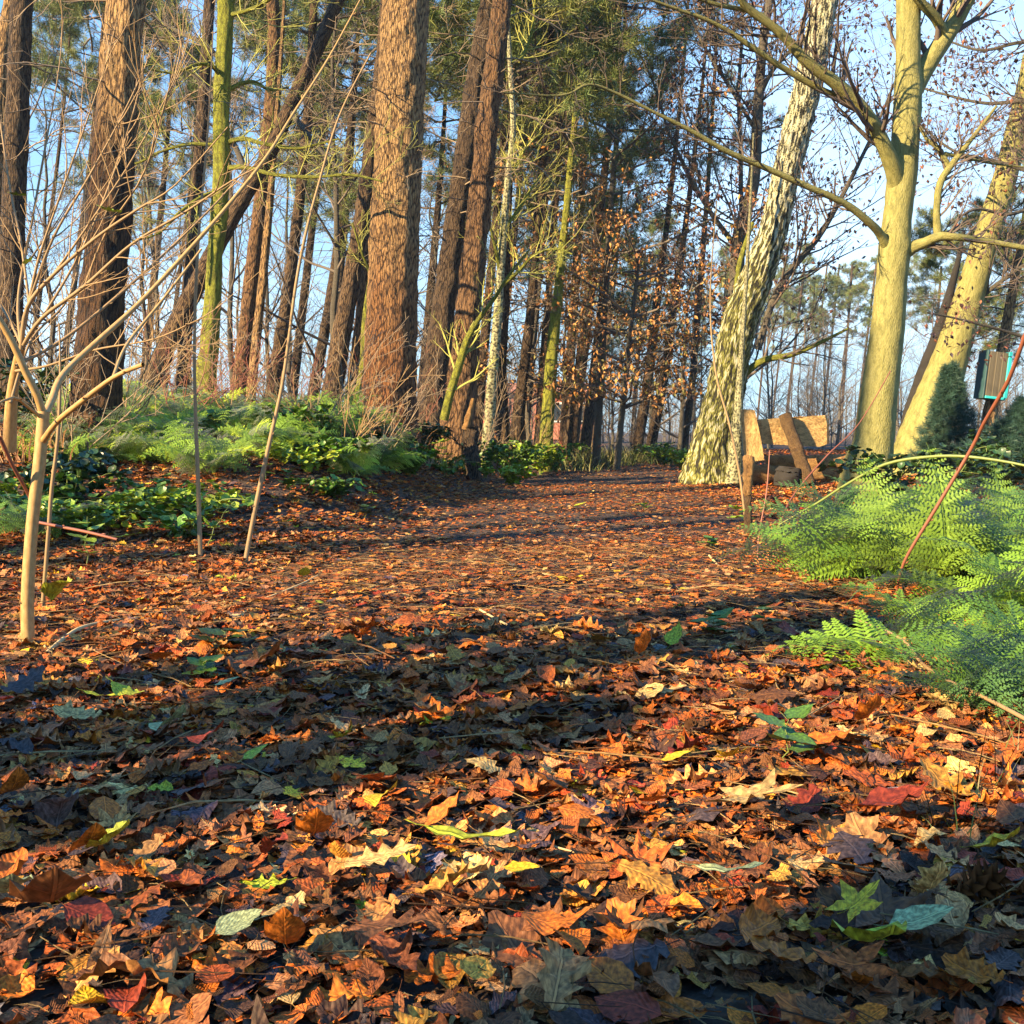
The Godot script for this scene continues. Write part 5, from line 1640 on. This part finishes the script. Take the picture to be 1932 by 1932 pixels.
func make_saplings() -> void:
	rng.seed = 707
	var p := on_ground(55, 1222)
	var d := -p.z
	var s := thing("forked_sapling", "forked tan sapling with long bare branches at the left", "sapling", p)
	whip(s, "stem", [[54, 1232, 25], [52, 1140, 24], [57, 1040, 23], [64, 960, 22], [74, 880, 23], [81, 800, 22], [83, 776, 22]], d, d, M.sapling_bark, 12)
	whip(s, "branch", [[82, 784, 15], [70, 745, 14], [50, 705, 14], [28, 655, 13], [5, 612, 12], [-20, 575, 11]], d, d - 0.1, M.sapling_bark, 10)
	whip(s, "branch", [[84, 784, 15], [98, 755, 14], [112, 718, 13], [140, 685, 12], [200, 630, 11], [260, 575, 9], [340, 490, 8], [420, 400, 7], [500, 300, 6], [550, 220, 5], [620, 110, 4], [690, -20, 2]], d, d + 0.9, M.sapling_bark, 10)
	whip(s, "branch", [[80, 834, 13], [106, 798, 11], [145, 765, 11], [215, 712, 9], [270, 688, 8]], d, d - 0.3, M.sapling_bark, 8)
	whip(s, "branch", [[214, 712, 7], [230, 668, 6], [254, 630, 6], [310, 562, 5], [380, 470, 4]], d - 0.2, d + 0.2, M.sapling_bark)
	whip(s, "branch", [[80, 790, 8], [50, 765, 7], [25, 750, 6], [-10, 765, 5]], d, d - 0.2, M.sapling_bark)
	var s2 := thing("slender_sapling", "thin brown rod growing right beside the forked sapling", "sapling", on_ground(80, 1160))
	whip(s2, "stem", [[79, 1168, 9], [85, 1090, 8], [92, 1000, 8], [98, 920, 8], [108, 840, 7], [113, 760, 6], [114, 690, 4], [112, 610, 3]], -s2.position.z, -s2.position.z, M.whip_bark)
	whip(s2, "branch", [[70, 985, 6], [120, 995, 6], [170, 1005, 6], [222, 1018, 5]], d + 0.1, d - 0.1, M.cane_red)
	whip(s2, "branch", [[0, 825, 9], [25, 880, 8], [50, 925, 7], [72, 975, 6]], d - 0.1, d + 0.05, M.cane_red)
	var s3 := thing("slender_sapling", "upright thin dark rod rising from the shaded leaves, left of two", "sapling", on_ground(379, 1058))
	whip(s3, "stem", [[379, 1066, 9], [376, 980, 9], [373, 880, 8], [369, 780, 7], [367, 660, 6], [370, 540, 6], [377, 420, 5], [388, 300, 4], [396, 190, 3], [402, 60, 2]], -s3.position.z, -s3.position.z + 0.3, M.whip_bark)
	var s4 := thing("slender_sapling", "thin tan rod leaning right from the shaded leaves, right of two", "sapling", on_ground(462, 1064))
	whip(s4, "stem", [[461, 1072, 10], [472, 1010, 9], [490, 920, 9], [512, 820, 8], [532, 730, 7], [545, 640, 6], [558, 540, 6], [575, 450, 6], [598, 360, 5], [640, 220, 4], [700, 100, 3]], -s4.position.z, -s4.position.z + 0.3, M.whip_bark)
	# bare bush of long rods at the left edge
	var bp := foot(20, 4.6)
	var b := thing("bare_shrub", "bare shrub of long pale rods fanning up from the left edge", "shrub", bp)
	whip(b, "stem", [[18, 850, 26], [22, 760, 22], [30, 700, 18], [40, 655, 16]], 4.6, 4.4, M.sapling_bark, 10)
	var shoots := [[[40, 660, 13], [52, 580, 11], [100, 520, 9], [180, 450, 8], [260, 395, 6], [330, 350, 4], [430, 240, 3]], [[42, 655, 12], [80, 600, 10], [160, 540, 9], [250, 460, 7], [350, 400, 6], [440, 340, 4], [520, 300, 2]],
		[[40, 650, 10], [35, 560, 8], [60, 420, 6], [85, 280, 5], [110, 140, 3], [120, 40, 2]], [[46, 620, 9], [70, 500, 7], [110, 380, 5], [160, 240, 4], [200, 120, 3], [225, 20, 2]],
		[[52, 580, 9], [100, 450, 7], [170, 330, 5], [240, 200, 4], [290, 90, 2]], [[55, 570, 7], [40, 460, 6], [20, 360, 5], [5, 260, 4], [-10, 160, 3]],
		[[80, 600, 7], [150, 480, 6], [210, 340, 5], [260, 180, 3], [275, 60, 2]], [[100, 520, 7], [170, 420, 5], [250, 300, 4], [330, 150, 3], [360, 60, 2]],
		[[30, 690, 10], [120, 640, 8], [220, 560, 7], [320, 470, 6], [420, 370, 4], [500, 270, 2]], [[40, 650, 8], [10, 590, 7], [-30, 540, 6]],
		[[160, 540, 6], [200, 440, 5], [270, 330, 4], [310, 200, 3], [340, 80, 2]], [[30, 700, 8], [90, 690, 6], [180, 660, 5], [290, 640, 4], [380, 600, 2]], [[20, 760, 8], [60, 640, 6], [130, 560, 5], [160, 420, 4], [150, 280, 3]]]
	for r in shoots:
		var sp := whip(b, "rod", r, 4.4, rr(3.9, 5.2), M.whip_bark, 5)
		var tw := Acc.new()
		for i in 7:
			var q := int(rr(0.2, 0.95) * (sp.size() - 2))
			grow(tw, sp[q], (sp[q + 1] - sp[q]).normalized() + any_dir() * 0.8, rr(0.15, 0.45), 0.0035, 0, {"kids": [3], "ratio": 0.5, "ang": 0.6, "wob": 0.12, "up": 0.04, "thin": 0.0013, "first": 0.3, "step": 0.06}, [])
		part("twig", tw.mesh(M.whip_bark), b)
	plant_leaf(at(188, 395, 4.3) - bp, Vector3(0.9, -0.2, 0.2), 0.10, M.bright_leaf, b, 1)
	plant_leaf(at(18, 368, 4.3) - bp, Vector3(0.9, -0.1, 0.2), 0.075, M.bramble_leaf, b, 1)
	plant_leaf(at(45, 500, 4.3) - bp, Vector3(0.8, 0.5, 0.2), 0.05, M.bright_leaf, b, 1)
	# thin bare bushes by the thick pine and along the bank
	var n := 0
	for e in [[600, 830, 9.0, 1.3], [650, 860, 8.5, 1.2], [540, 770, 10.0, 1.3], [700, 850, 9.0, 1.0], [230, 760, 8.5, 1.6], [330, 740, 9.0, 1.4], [120, 740, 7.5, 1.7], [430, 760, 9.5, 1.4], [780, 800, 12.5, 1.4], [890, 800, 13.5, 1.3], [980, 800, 15.0, 1.5], [1075, 820, 18.0, 1.4]]:
		var bb := thing("bare_bush", "%s from the left of the low bare twiggy bushes on the bank" % ORD[[6, 7, 5, 8, 2, 3, 1, 4, 9, 10, 11, 12][n] - 1], "bush", foot(e[0], e[2]), "low bare bushes on the bank")
		var a := Acc.new()
		for i in 9:
			var yaw := rng.randf() * TAU
			grow(a, Vector3(rr(-0.1, 0.1), -0.02, rr(-0.1, 0.1)), Vector3(cos(yaw) * 0.7, rr(0.5, 1.4), sin(yaw) * 0.7), e[3] * rr(0.5, 1.0), 0.007, 0, {"kids": [5, 3], "ratio": 0.45, "ang": 0.6, "wob": 0.13, "up": 0.02, "thin": 0.0022, "first": 0.25, "step": 0.15}, [])
		part("twig", a.mesh([M.dead_twig, M.whip_bark, M.cane_red][n % 3]), bb)
		n += 1

func nth(i: int) -> String:
	return ORD[i] if i < 40 else "fifty-" + ORD[i - 50] if i > 49 else "fiftieth" if i == 49 else "forty-" + ORD[i - 40]

func make_undergrowth() -> void:
	rng.seed = 808
	# ferns on the left bank
	var spots := []
	for i in 56:
		spots.append([lerpf(70, 720, (i + rng.randf()) / 56.0), rr(7.3, 10.4)])
	spots.sort_custom(func(p, q): return p[0] < q[0])
	for i in spots.size():
		var e: Array = spots[i]
		if e[0] > 560:
			e[1] = rr(8.2, 10.2)
		var tones := ["fern_painted_sun", "fern_yellow", "fern_painted_sun", "fern_bright"] if e[0] < 520 else ["fern_painted_sun", "fern_bright", "fern_green"]
		fern("fern_plant", "%s fern from the left on the sunlit left bank" % nth(i), foot(e[0], e[1]), rr(0.46, 0.68), 10, tones, "ferns on the left bank", 0.0, TAU, 0.1)
	for i in 26:
		var e := [lerpf(0, 880, (i + rng.randf()) / 26.0), 0.0]
		e[1] = rr(5.7, 6.6) if e[0] < 420 else rr(7.4, 9.4) if e[0] < 640 else rr(10.0, 13.5)
		bush("low_bramble", "%s from the left of the low brambles spilling down the left bank" % nth(i), "bramble", foot(e[0], e[1]), rr(0.5, 0.8), rr(0.12, 0.22), 120, ["bramble_leaf", "bright_leaf", "bramble_leaf", "bright_leaf"][i % 4], 0.065, "low brambles on the left bank", 8)
	# ferns at the right
	var g := "ferns at the right of the path"
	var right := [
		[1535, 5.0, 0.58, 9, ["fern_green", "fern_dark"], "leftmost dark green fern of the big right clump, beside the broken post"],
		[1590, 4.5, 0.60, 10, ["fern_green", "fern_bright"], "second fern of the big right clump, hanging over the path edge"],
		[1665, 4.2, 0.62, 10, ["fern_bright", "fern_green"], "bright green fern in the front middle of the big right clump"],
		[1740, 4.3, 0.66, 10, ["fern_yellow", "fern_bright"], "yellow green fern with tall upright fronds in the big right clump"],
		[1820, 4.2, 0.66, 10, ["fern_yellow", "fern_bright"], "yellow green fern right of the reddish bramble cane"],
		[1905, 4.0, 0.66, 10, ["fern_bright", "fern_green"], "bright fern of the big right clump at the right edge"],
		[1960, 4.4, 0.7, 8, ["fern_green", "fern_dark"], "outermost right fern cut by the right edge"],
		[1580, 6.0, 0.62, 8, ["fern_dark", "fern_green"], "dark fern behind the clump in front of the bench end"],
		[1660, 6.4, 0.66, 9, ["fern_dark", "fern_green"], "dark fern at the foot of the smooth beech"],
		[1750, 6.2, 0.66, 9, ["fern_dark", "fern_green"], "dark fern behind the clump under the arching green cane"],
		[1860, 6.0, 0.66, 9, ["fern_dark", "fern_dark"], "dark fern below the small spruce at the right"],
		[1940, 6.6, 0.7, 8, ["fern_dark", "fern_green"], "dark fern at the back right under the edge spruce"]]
	var tall: Node3D
	for e in right:
		var fe := fern("fern_plant", e[5], foot(e[0], e[1]), e[2], e[3], e[4], g, 0.0, TAU, -0.15 if "upright" in e[5] else 0.05)
		if "upright" in e[5]:
			tall = fe
	var near := [[1850, 3.5, 0.5, "first"], [1930, 3.4, 0.52, "second"], [1870, 2.9, 0.42, "third"], [1945, 2.75, 0.45, "fourth"]]
	for e in near:
		fern("fern_plant", "%s of the low ferns linking the big right clump to the front, counted rightward" % e[3], foot(e[0], e[1]), e[2], 8, ["fern_bright", "fern_green"], g, 0.0, TAU, 0.15)
	for e in [[1700, 4.1, 0.60, 0.25], [1735, 4.0, 0.55, -0.2], [1790, 4.0, 0.64, 0.1], [1845, 4.1, 0.58, -0.15], [1600, 4.4, 0.5, -0.3]]:
		var f := part("frond", fronds["fern_yellow"][0], tall)
		f.position = foot(e[0], e[1]) - tall.position
		f.basis = (Basis(Vector3.BACK, e[3]) * Basis(Vector3.UP, PI + rr(-0.4, 0.4)) * Basis(Vector3.RIGHT, -0.95)).scaled(Vector3.ONE * e[2])
	fern("fern_plant", "low fern stretching bright fronds left over the sunny leaves", foot(1745, 2.72), 0.5, 5, ["fern_bright"], g, -2.3, -0.9, 0.55)
	fern("fern_plant", "small fern in mid shade between the big clump and the low fern", foot(1790, 3.1), 0.42, 7, ["fern_bright", "fern_green"], g, -2.6, 0.6, 0.35)
	fern("fern_plant", "dense dark green fern in the lower right corner", foot(1890, 2.25), 0.36, 9, ["fern_green", "fern_dark"], g, -2.8, 0.8, 0.2)
	fern("fern_plant", "small dark fern tuft at the right edge above the grass", foot(1960, 2.4), 0.42, 8, ["fern_green", "fern_dark"], g, -3.0, 0.4, 0.1)
	fern("fern_plant", "dark fern left of the forked sapling fork", foot(60, 5.6), 0.55, 8, ["fern_dark", "fern_green"], "ferns on the left bank", 0.0, TAU, 0.1)
	# leafy bushes along the path edge
	var n := 0
	for e in [[800, 11.5, 0.7, 0.42, "ivy_leaf", "dark leafy bush at the foot of the thick pine"], [845, 12.5, 0.8, 0.4, "ivy_leaf", "dark leafy bush before the brown pine foot"], [915, 13.0, 0.9, 0.45, "bramble_leaf", "leafy bramble right of the splintered stump"], [955, 13.6, 0.9, 0.5, "bramble_leaf", "leafy bramble under the slim young birch"],
		[990, 14.2, 1.0, 0.5, "bramble_leaf", "bright leafy bramble midway along the far left path edge"], [1020, 14.8, 0.9, 0.45, "bright_leaf", "lightest leafy bramble before the mossy trunk at the bend"], [1050, 15.8, 1.0, 0.42, "bramble_leaf", "leafy bramble right of the mossy trunk at the bend"], [965, 11.8, 0.7, 0.25, "bright_leaf", "low bright bramble spilling on to the path edge"],
		[1255, 19.0, 1.1, 0.4, "bramble_leaf", "green bush on the far right side of the path"], [1285, 17.5, 0.9, 0.35, "bright_leaf", "bright green bush left of the big birch foot"], [1225, 21.0, 1.0, 0.4, "ivy_leaf", "dark green bush in the shade at the far path end"],
		[1700, 7.6, 1.0, 0.5, "ivy_leaf", "dark ivy bush at the foot of the smooth beech"], [1790, 8.0, 1.1, 0.5, "ivy_leaf", "dark ivy bush below the small spruce"], [1880, 7.6, 1.1, 0.55, "ivy_leaf", "dark ivy bush at the right edge behind the ferns"], [1860, 11.0, 0.9, 0.4, "bright_leaf", "yellow green bush lit behind the ivy at the right"],
		[40, 8.0, 1.3, 0.8, "ivy_leaf", "dark evergreen bush in the shade at the far left"], [130, 6.4, 0.8, 0.35, "ivy_leaf", "dark low bush right of the forked sapling"], [560, 8.6, 0.7, 0.3, "bramble_leaf", "leafy bramble at the right end of the fern bank"], [640, 8.2, 0.7, 0.28, "bramble_leaf", "leafy bramble below the brown dead bracken"], [720, 9.0, 0.7, 0.3, "ivy_leaf", "dark bramble under the thick pine at the path edge"], [770, 9.6, 0.7, 0.25, "bramble_leaf", "small bramble right below the thick pine"]]:
		bush("leafy_bush", e[5], "bush", foot(e[0], e[1]), e[2], e[3], 320, e[4], 0.075, "leafy bushes beside the path", 10)
		n += 1
	# single plants
	sprig("leafy_seedling", "upright plant with bright yellow green leaves at the left path edge", "plant", on_ground(838, 905), 0.42, 18, 0.12, M.bright_leaf, "", 1, Vector3(-0.05, 0, 0))
	sprig("leafy_seedling", "small drooping yellow green plant left of the upright plant", "plant", on_ground(745, 905), 0.24, 8, 0.10, M.bright_leaf, "", 1)
	sprig("bramble_sprig", "bramble sprig of rough green leaves in the sunny right foreground", "plant", on_ground(1480, 1462), 0.10, 6, 0.075, M.bramble_leaf, "", 0)
	sprig("bramble_sprig", "small green bramble seedling in the left foreground", "plant", on_ground(388, 1295), 0.06, 6, 0.06, M.bramble_leaf, "", 0)
	sprig("bramble_sprig", "dark green bramble seedling just behind the left foreground seedling", "plant", on_ground(420, 1235), 0.07, 6, 0.08, M.ivy_leaf, "", 0)
	sprig("bramble_sprig", "nettle like sprig with lit leaves behind the forked sapling", "plant", on_ground(165, 1075), 0.24, 8, 0.085, M.bright_leaf, "", 0)
	sprig("bramble_sprig", "fine ladder leaved sprig at the left slender rod", "plant", on_ground(395, 1040), 0.26, 14, 0.04, M.bright_leaf, "", 1, Vector3(0.16, 0, 0))
	sprig("bramble_sprig", "round leaved plant at the edge of the left fern bank", "plant", on_ground(500, 905), 0.34, 14, 0.085, M.bright_leaf, "", 0)
	sprig("bramble_sprig", "green bramble beside the slender rods at the bank foot", "plant", on_ground(545, 945), 0.22, 14, 0.085, M.bramble_leaf, "", 0)
	sprig("bramble_sprig", "broad leaved green bramble where the shade meets the path", "plant", on_ground(650, 950), 0.16, 14, 0.09, M.bramble_leaf, "", 0)
	sprig("bramble_sprig", "dark bramble sprig low on the shaded left floor", "plant", on_ground(690, 980), 0.10, 10, 0.08, M.ivy_leaf, "", 0)
	sprig("bramble_sprig", "small green sprig alone on the sunny path", "plant", on_ground(1215, 965), 0.06, 5, 0.06, M.bright_leaf, "", 0)
	sprig("bramble_sprig", "dark green sprig in the shade at the right path edge", "plant", on_ground(1345, 1205), 0.07, 7, 0.075, M.bramble_leaf, "", 0)
	sprig("bramble_sprig", "two leaved green sprig right of the upright orange leaf", "plant", on_ground(1440, 1185), 0.07, 4, 0.075, M.bramble_leaf, "", 0)
	sprig("bramble_sprig", "green sprig before the left end of the big fern clump", "plant", on_ground(1340, 1040), 0.07, 8, 0.07, M.bramble_leaf, "", 0)
	sprig("bramble_sprig", "lime green sprig hanging on the broken post", "plant", on_ground(1408, 1004), 0.16, 8, 0.09, M.bright_leaf, "", 1, Vector3(-0.1, 0, 0.05))
	# dead bracken and grass
	var tan_ := [Color(0.42, 0.22, 0.09), Color(0.30, 0.14, 0.06), Color(0.52, 0.32, 0.14), Color(0.22, 0.10, 0.05)]
	n = 0
	for e in [[600, 9.6, "first"], [650, 9.4, "second"], [700, 10.0, "third"], [760, 10.2, "fourth"], [560, 10.4, "fifth"], [90, 7.8, "sixth"], [20, 7.4, "seventh"]]:
		var o := thing("dead_bracken", "%s heap of dead brown bracken, counted along the left bank" % e[2], "bracken", foot(e[0], e[1]), "dead bracken on the left bank")
		var a := Acc.new()
		blades(a, 240, 0.42, 0.42, 0.006, 1.2, tan_)
		part("stalks", a.mesh(M.grass_blade, true), o)
		n += 1
	var green := [Color(0.14, 0.20, 0.04), Color(0.24, 0.28, 0.07), Color(0.40, 0.36, 0.14), Color(0.10, 0.16, 0.03)]
	var k := 0
	for e in [[1085, 17.0], [1115, 18.5], [1145, 19.5], [1175, 20.5], [1200, 22.0], [1240, 21.5], [1270, 20.0], [1100, 21.0], [1160, 23.0]]:
		var o := thing("grass_tuft", "%s tuft of pale long grass at the far end of the path" % ORD[k], "grass tuft", foot(e[0], e[1]), "far grass tufts")
		var a := Acc.new()
		blades(a, 260, 0.55, 0.5, 0.006, 0.7, green)
		part("blade", a.mesh(M.grass_blade, true), o)
		k += 1
	for e in [[1790, 1590, 22, "sparse green grass tuft with a dry straw in the lower right"], [1850, 1510, 16, "thin grass tuft under the lower right fern"], [1905, 1440, 14, "thin grass blades at the right edge"]]:
		var o := thing("grass_tuft", e[3], "grass tuft", on_ground(e[0], e[1]))
		var a := Acc.new()
		blades(a, e[2], 0.035, 0.17, 0.0013, 0.45, [Color(0.18, 0.25, 0.06), Color(0.10, 0.17, 0.03), Color(0.42, 0.36, 0.16)])
		part("blade", a.mesh(M.grass_blade, true), o)

func make_canes_and_sticks() -> void:
	rng.seed = 909
	var cane := func(called: String, label: String, rows: Array, d0: float, d1: float, m: Material, cat := "cane") -> void:
		var o := thing(called, label, cat, at(rows[0][0], rows[0][1], d0))
		whip(o, "stem", rows, d0, d1, m, 7)
	cane.call("bramble_cane", "reddish bramble cane slanting up out of the right ferns", [[1690, 1130, 5], [1705, 1062, 6], [1765, 960, 7], [1831, 849, 7], [1855, 800, 7], [1878, 761, 8], [1902, 718, 8], [1921, 668, 8], [1945, 600, 8]], 3.6, 3.1, M.cane_red)
	cane.call("bramble_cane", "arching green bramble cane over the right ferns", [[1470, 990, 3], [1540, 950, 4], [1600, 912, 5], [1670, 876, 6], [1750, 862, 6], [1830, 862, 6], [1932, 878, 5], [1990, 900, 5]], 4.4, 3.6, M.cane_green)
	cane.call("bramble_cane", "brown bramble cane running down to the right edge over the low fern", [[1620, 1170, 4], [1700, 1205, 6], [1740, 1252, 7], [1790, 1285, 8], [1850, 1312, 8], [1945, 1362, 9]], 2.9, 1.95, M.whip_bark)
	cane.call("straw_stalk", "long pale straw curving across the leaves before the ferns", [[1338, 1048, 4], [1400, 1120, 5], [1440, 1190, 5], [1470, 1250, 5], [1510, 1325, 5], [1585, 1412, 4]], 5.0, 2.4, M.straw, "straw")
	cane.call("bramble_cane", "thin brown cane leaning up before the bench", [[1450, 1060, 4], [1475, 980, 4], [1500, 930, 3], [1560, 860, 3], [1620, 800, 2], [1680, 700, 2]], 6.0, 6.6, M.cane_red)
	cane.call("bramble_cane", "thin upright cane between birch and bench", [[1408, 1000, 5], [1396, 900, 5], [1376, 800, 4], [1350, 700, 4], [1340, 560, 3], [1352, 380, 2]], 6.6, 7.0, M.whip_bark)
	cane.call("bramble_cane", "thin dark stalk curving up at the left end of the right ferns", [[1428, 1090, 4], [1432, 1010, 3], [1446, 930, 3], [1452, 850, 2]], 5.0, 5.2, M.cane_red)
	cane.call("fallen_branch", "long thin pale branch lying across the left foreground", [[88, 1232, 8], [120, 1205, 8], [160, 1182, 7], [240, 1168, 6], [360, 1158, 5], [470, 1138, 4], [560, 1105, 3], [600, 1085, 2]], 2.85, 4.1, M.straw, "branch")
	cane.call("fallen_stick", "short curved pale stick on the leaves in the lower middle", [[985, 1770, 11], [1010, 1796, 11], [1050, 1815, 12], [1095, 1835, 13], [1140, 1860, 11]], 1.24, 1.13, M.straw, "stick")
	cane.call("fallen_stick", "dark grey stick lying right of the small green bramble seedling", [[455, 1220, 12], [490, 1200, 11], [530, 1182, 10], [592, 1172, 8]], 2.95, 3.3, M.grey_bark, "stick")
	cane.call("fallen_stick", "dark curved stick with a cut end below the green bramble seedling", [[446, 1290, 10], [480, 1285, 10], [515, 1268, 9], [535, 1252, 7]], 2.5, 2.75, M.grey_bark, "stick")
	cane.call("fallen_twig", "pale forked twig in the bottom left corner", [[165, 1800, 7], [195, 1845, 8], [250, 1875, 8], [310, 1895, 8], [385, 1940, 9]], 1.22, 1.06, M.whip_bark, "twig")
	cane.call("fallen_twig", "thin pale twig running left from the forked twig", [[90, 1878, 5], [150, 1874, 5], [200, 1868, 5], [240, 1872, 5]], 1.15, 1.13, M.whip_bark, "twig")
	cane.call("straw_stalk", "pale straw lying diagonally in the sunny right foreground", [[1020, 1590, 4], [1150, 1625, 4], [1300, 1660, 4], [1480, 1690, 4], [1640, 1700, 3]], 1.52, 1.42, M.straw, "straw")
	cane.call("straw_stalk", "dry straw hanging down from the lower right grass tuft", [[1800, 1590, 4], [1770, 1640, 5], [1750, 1690, 5], [1728, 1750, 4]], 1.5, 1.36, M.straw, "straw")
	cane.call("straw_stalk", "straw crossing the path shade near the upright orange leaf", [[905, 1150, 4], [980, 1190, 4], [1060, 1215, 3]], 3.4, 3.0, M.straw, "straw")
	# cones
	for e in [[1306, 1400, 0.05, "dark closed pine cone among sunny leaves left of the bramble sprig"], [1850, 1712, 0.07, "opened brown pine cone at the lower right edge"]]:
		var p := on_ground(e[0], e[1])
		var o := thing("pine_cone", e[3], "pine cone", p + Vector3(0, 0.03, 0))
		o.rotation = Vector3(1.3, rr(0, 3), 0.3)
		var a := Acc.new()
		var L: float = e[2]
		for i in 46:
			var t := i / 46.0
			var yaw := i * 2.4
			var out := Vector3(cos(yaw), 0, sin(yaw))
			var side := Vector3(-out.z, 0, out.x)
			var r := L * 0.42 * sin(PI * (0.12 + 0.80 * t))
			var c := Vector3(0, (t - 0.5) * L, 0)
			a.flat_tri(c + side * r * 0.35, c + out * r * 1.15 + Vector3.UP * L * 0.10, c - side * r * 0.35)
			a.flat_tri(c + side * r * 0.35 - Vector3.UP * L * 0.03, c + out * r * 1.15 + Vector3.UP * L * 0.07, c - side * r * 0.35 - Vector3.UP * L * 0.03)
		part("scales", a.mesh(M.leaf_umber), o)
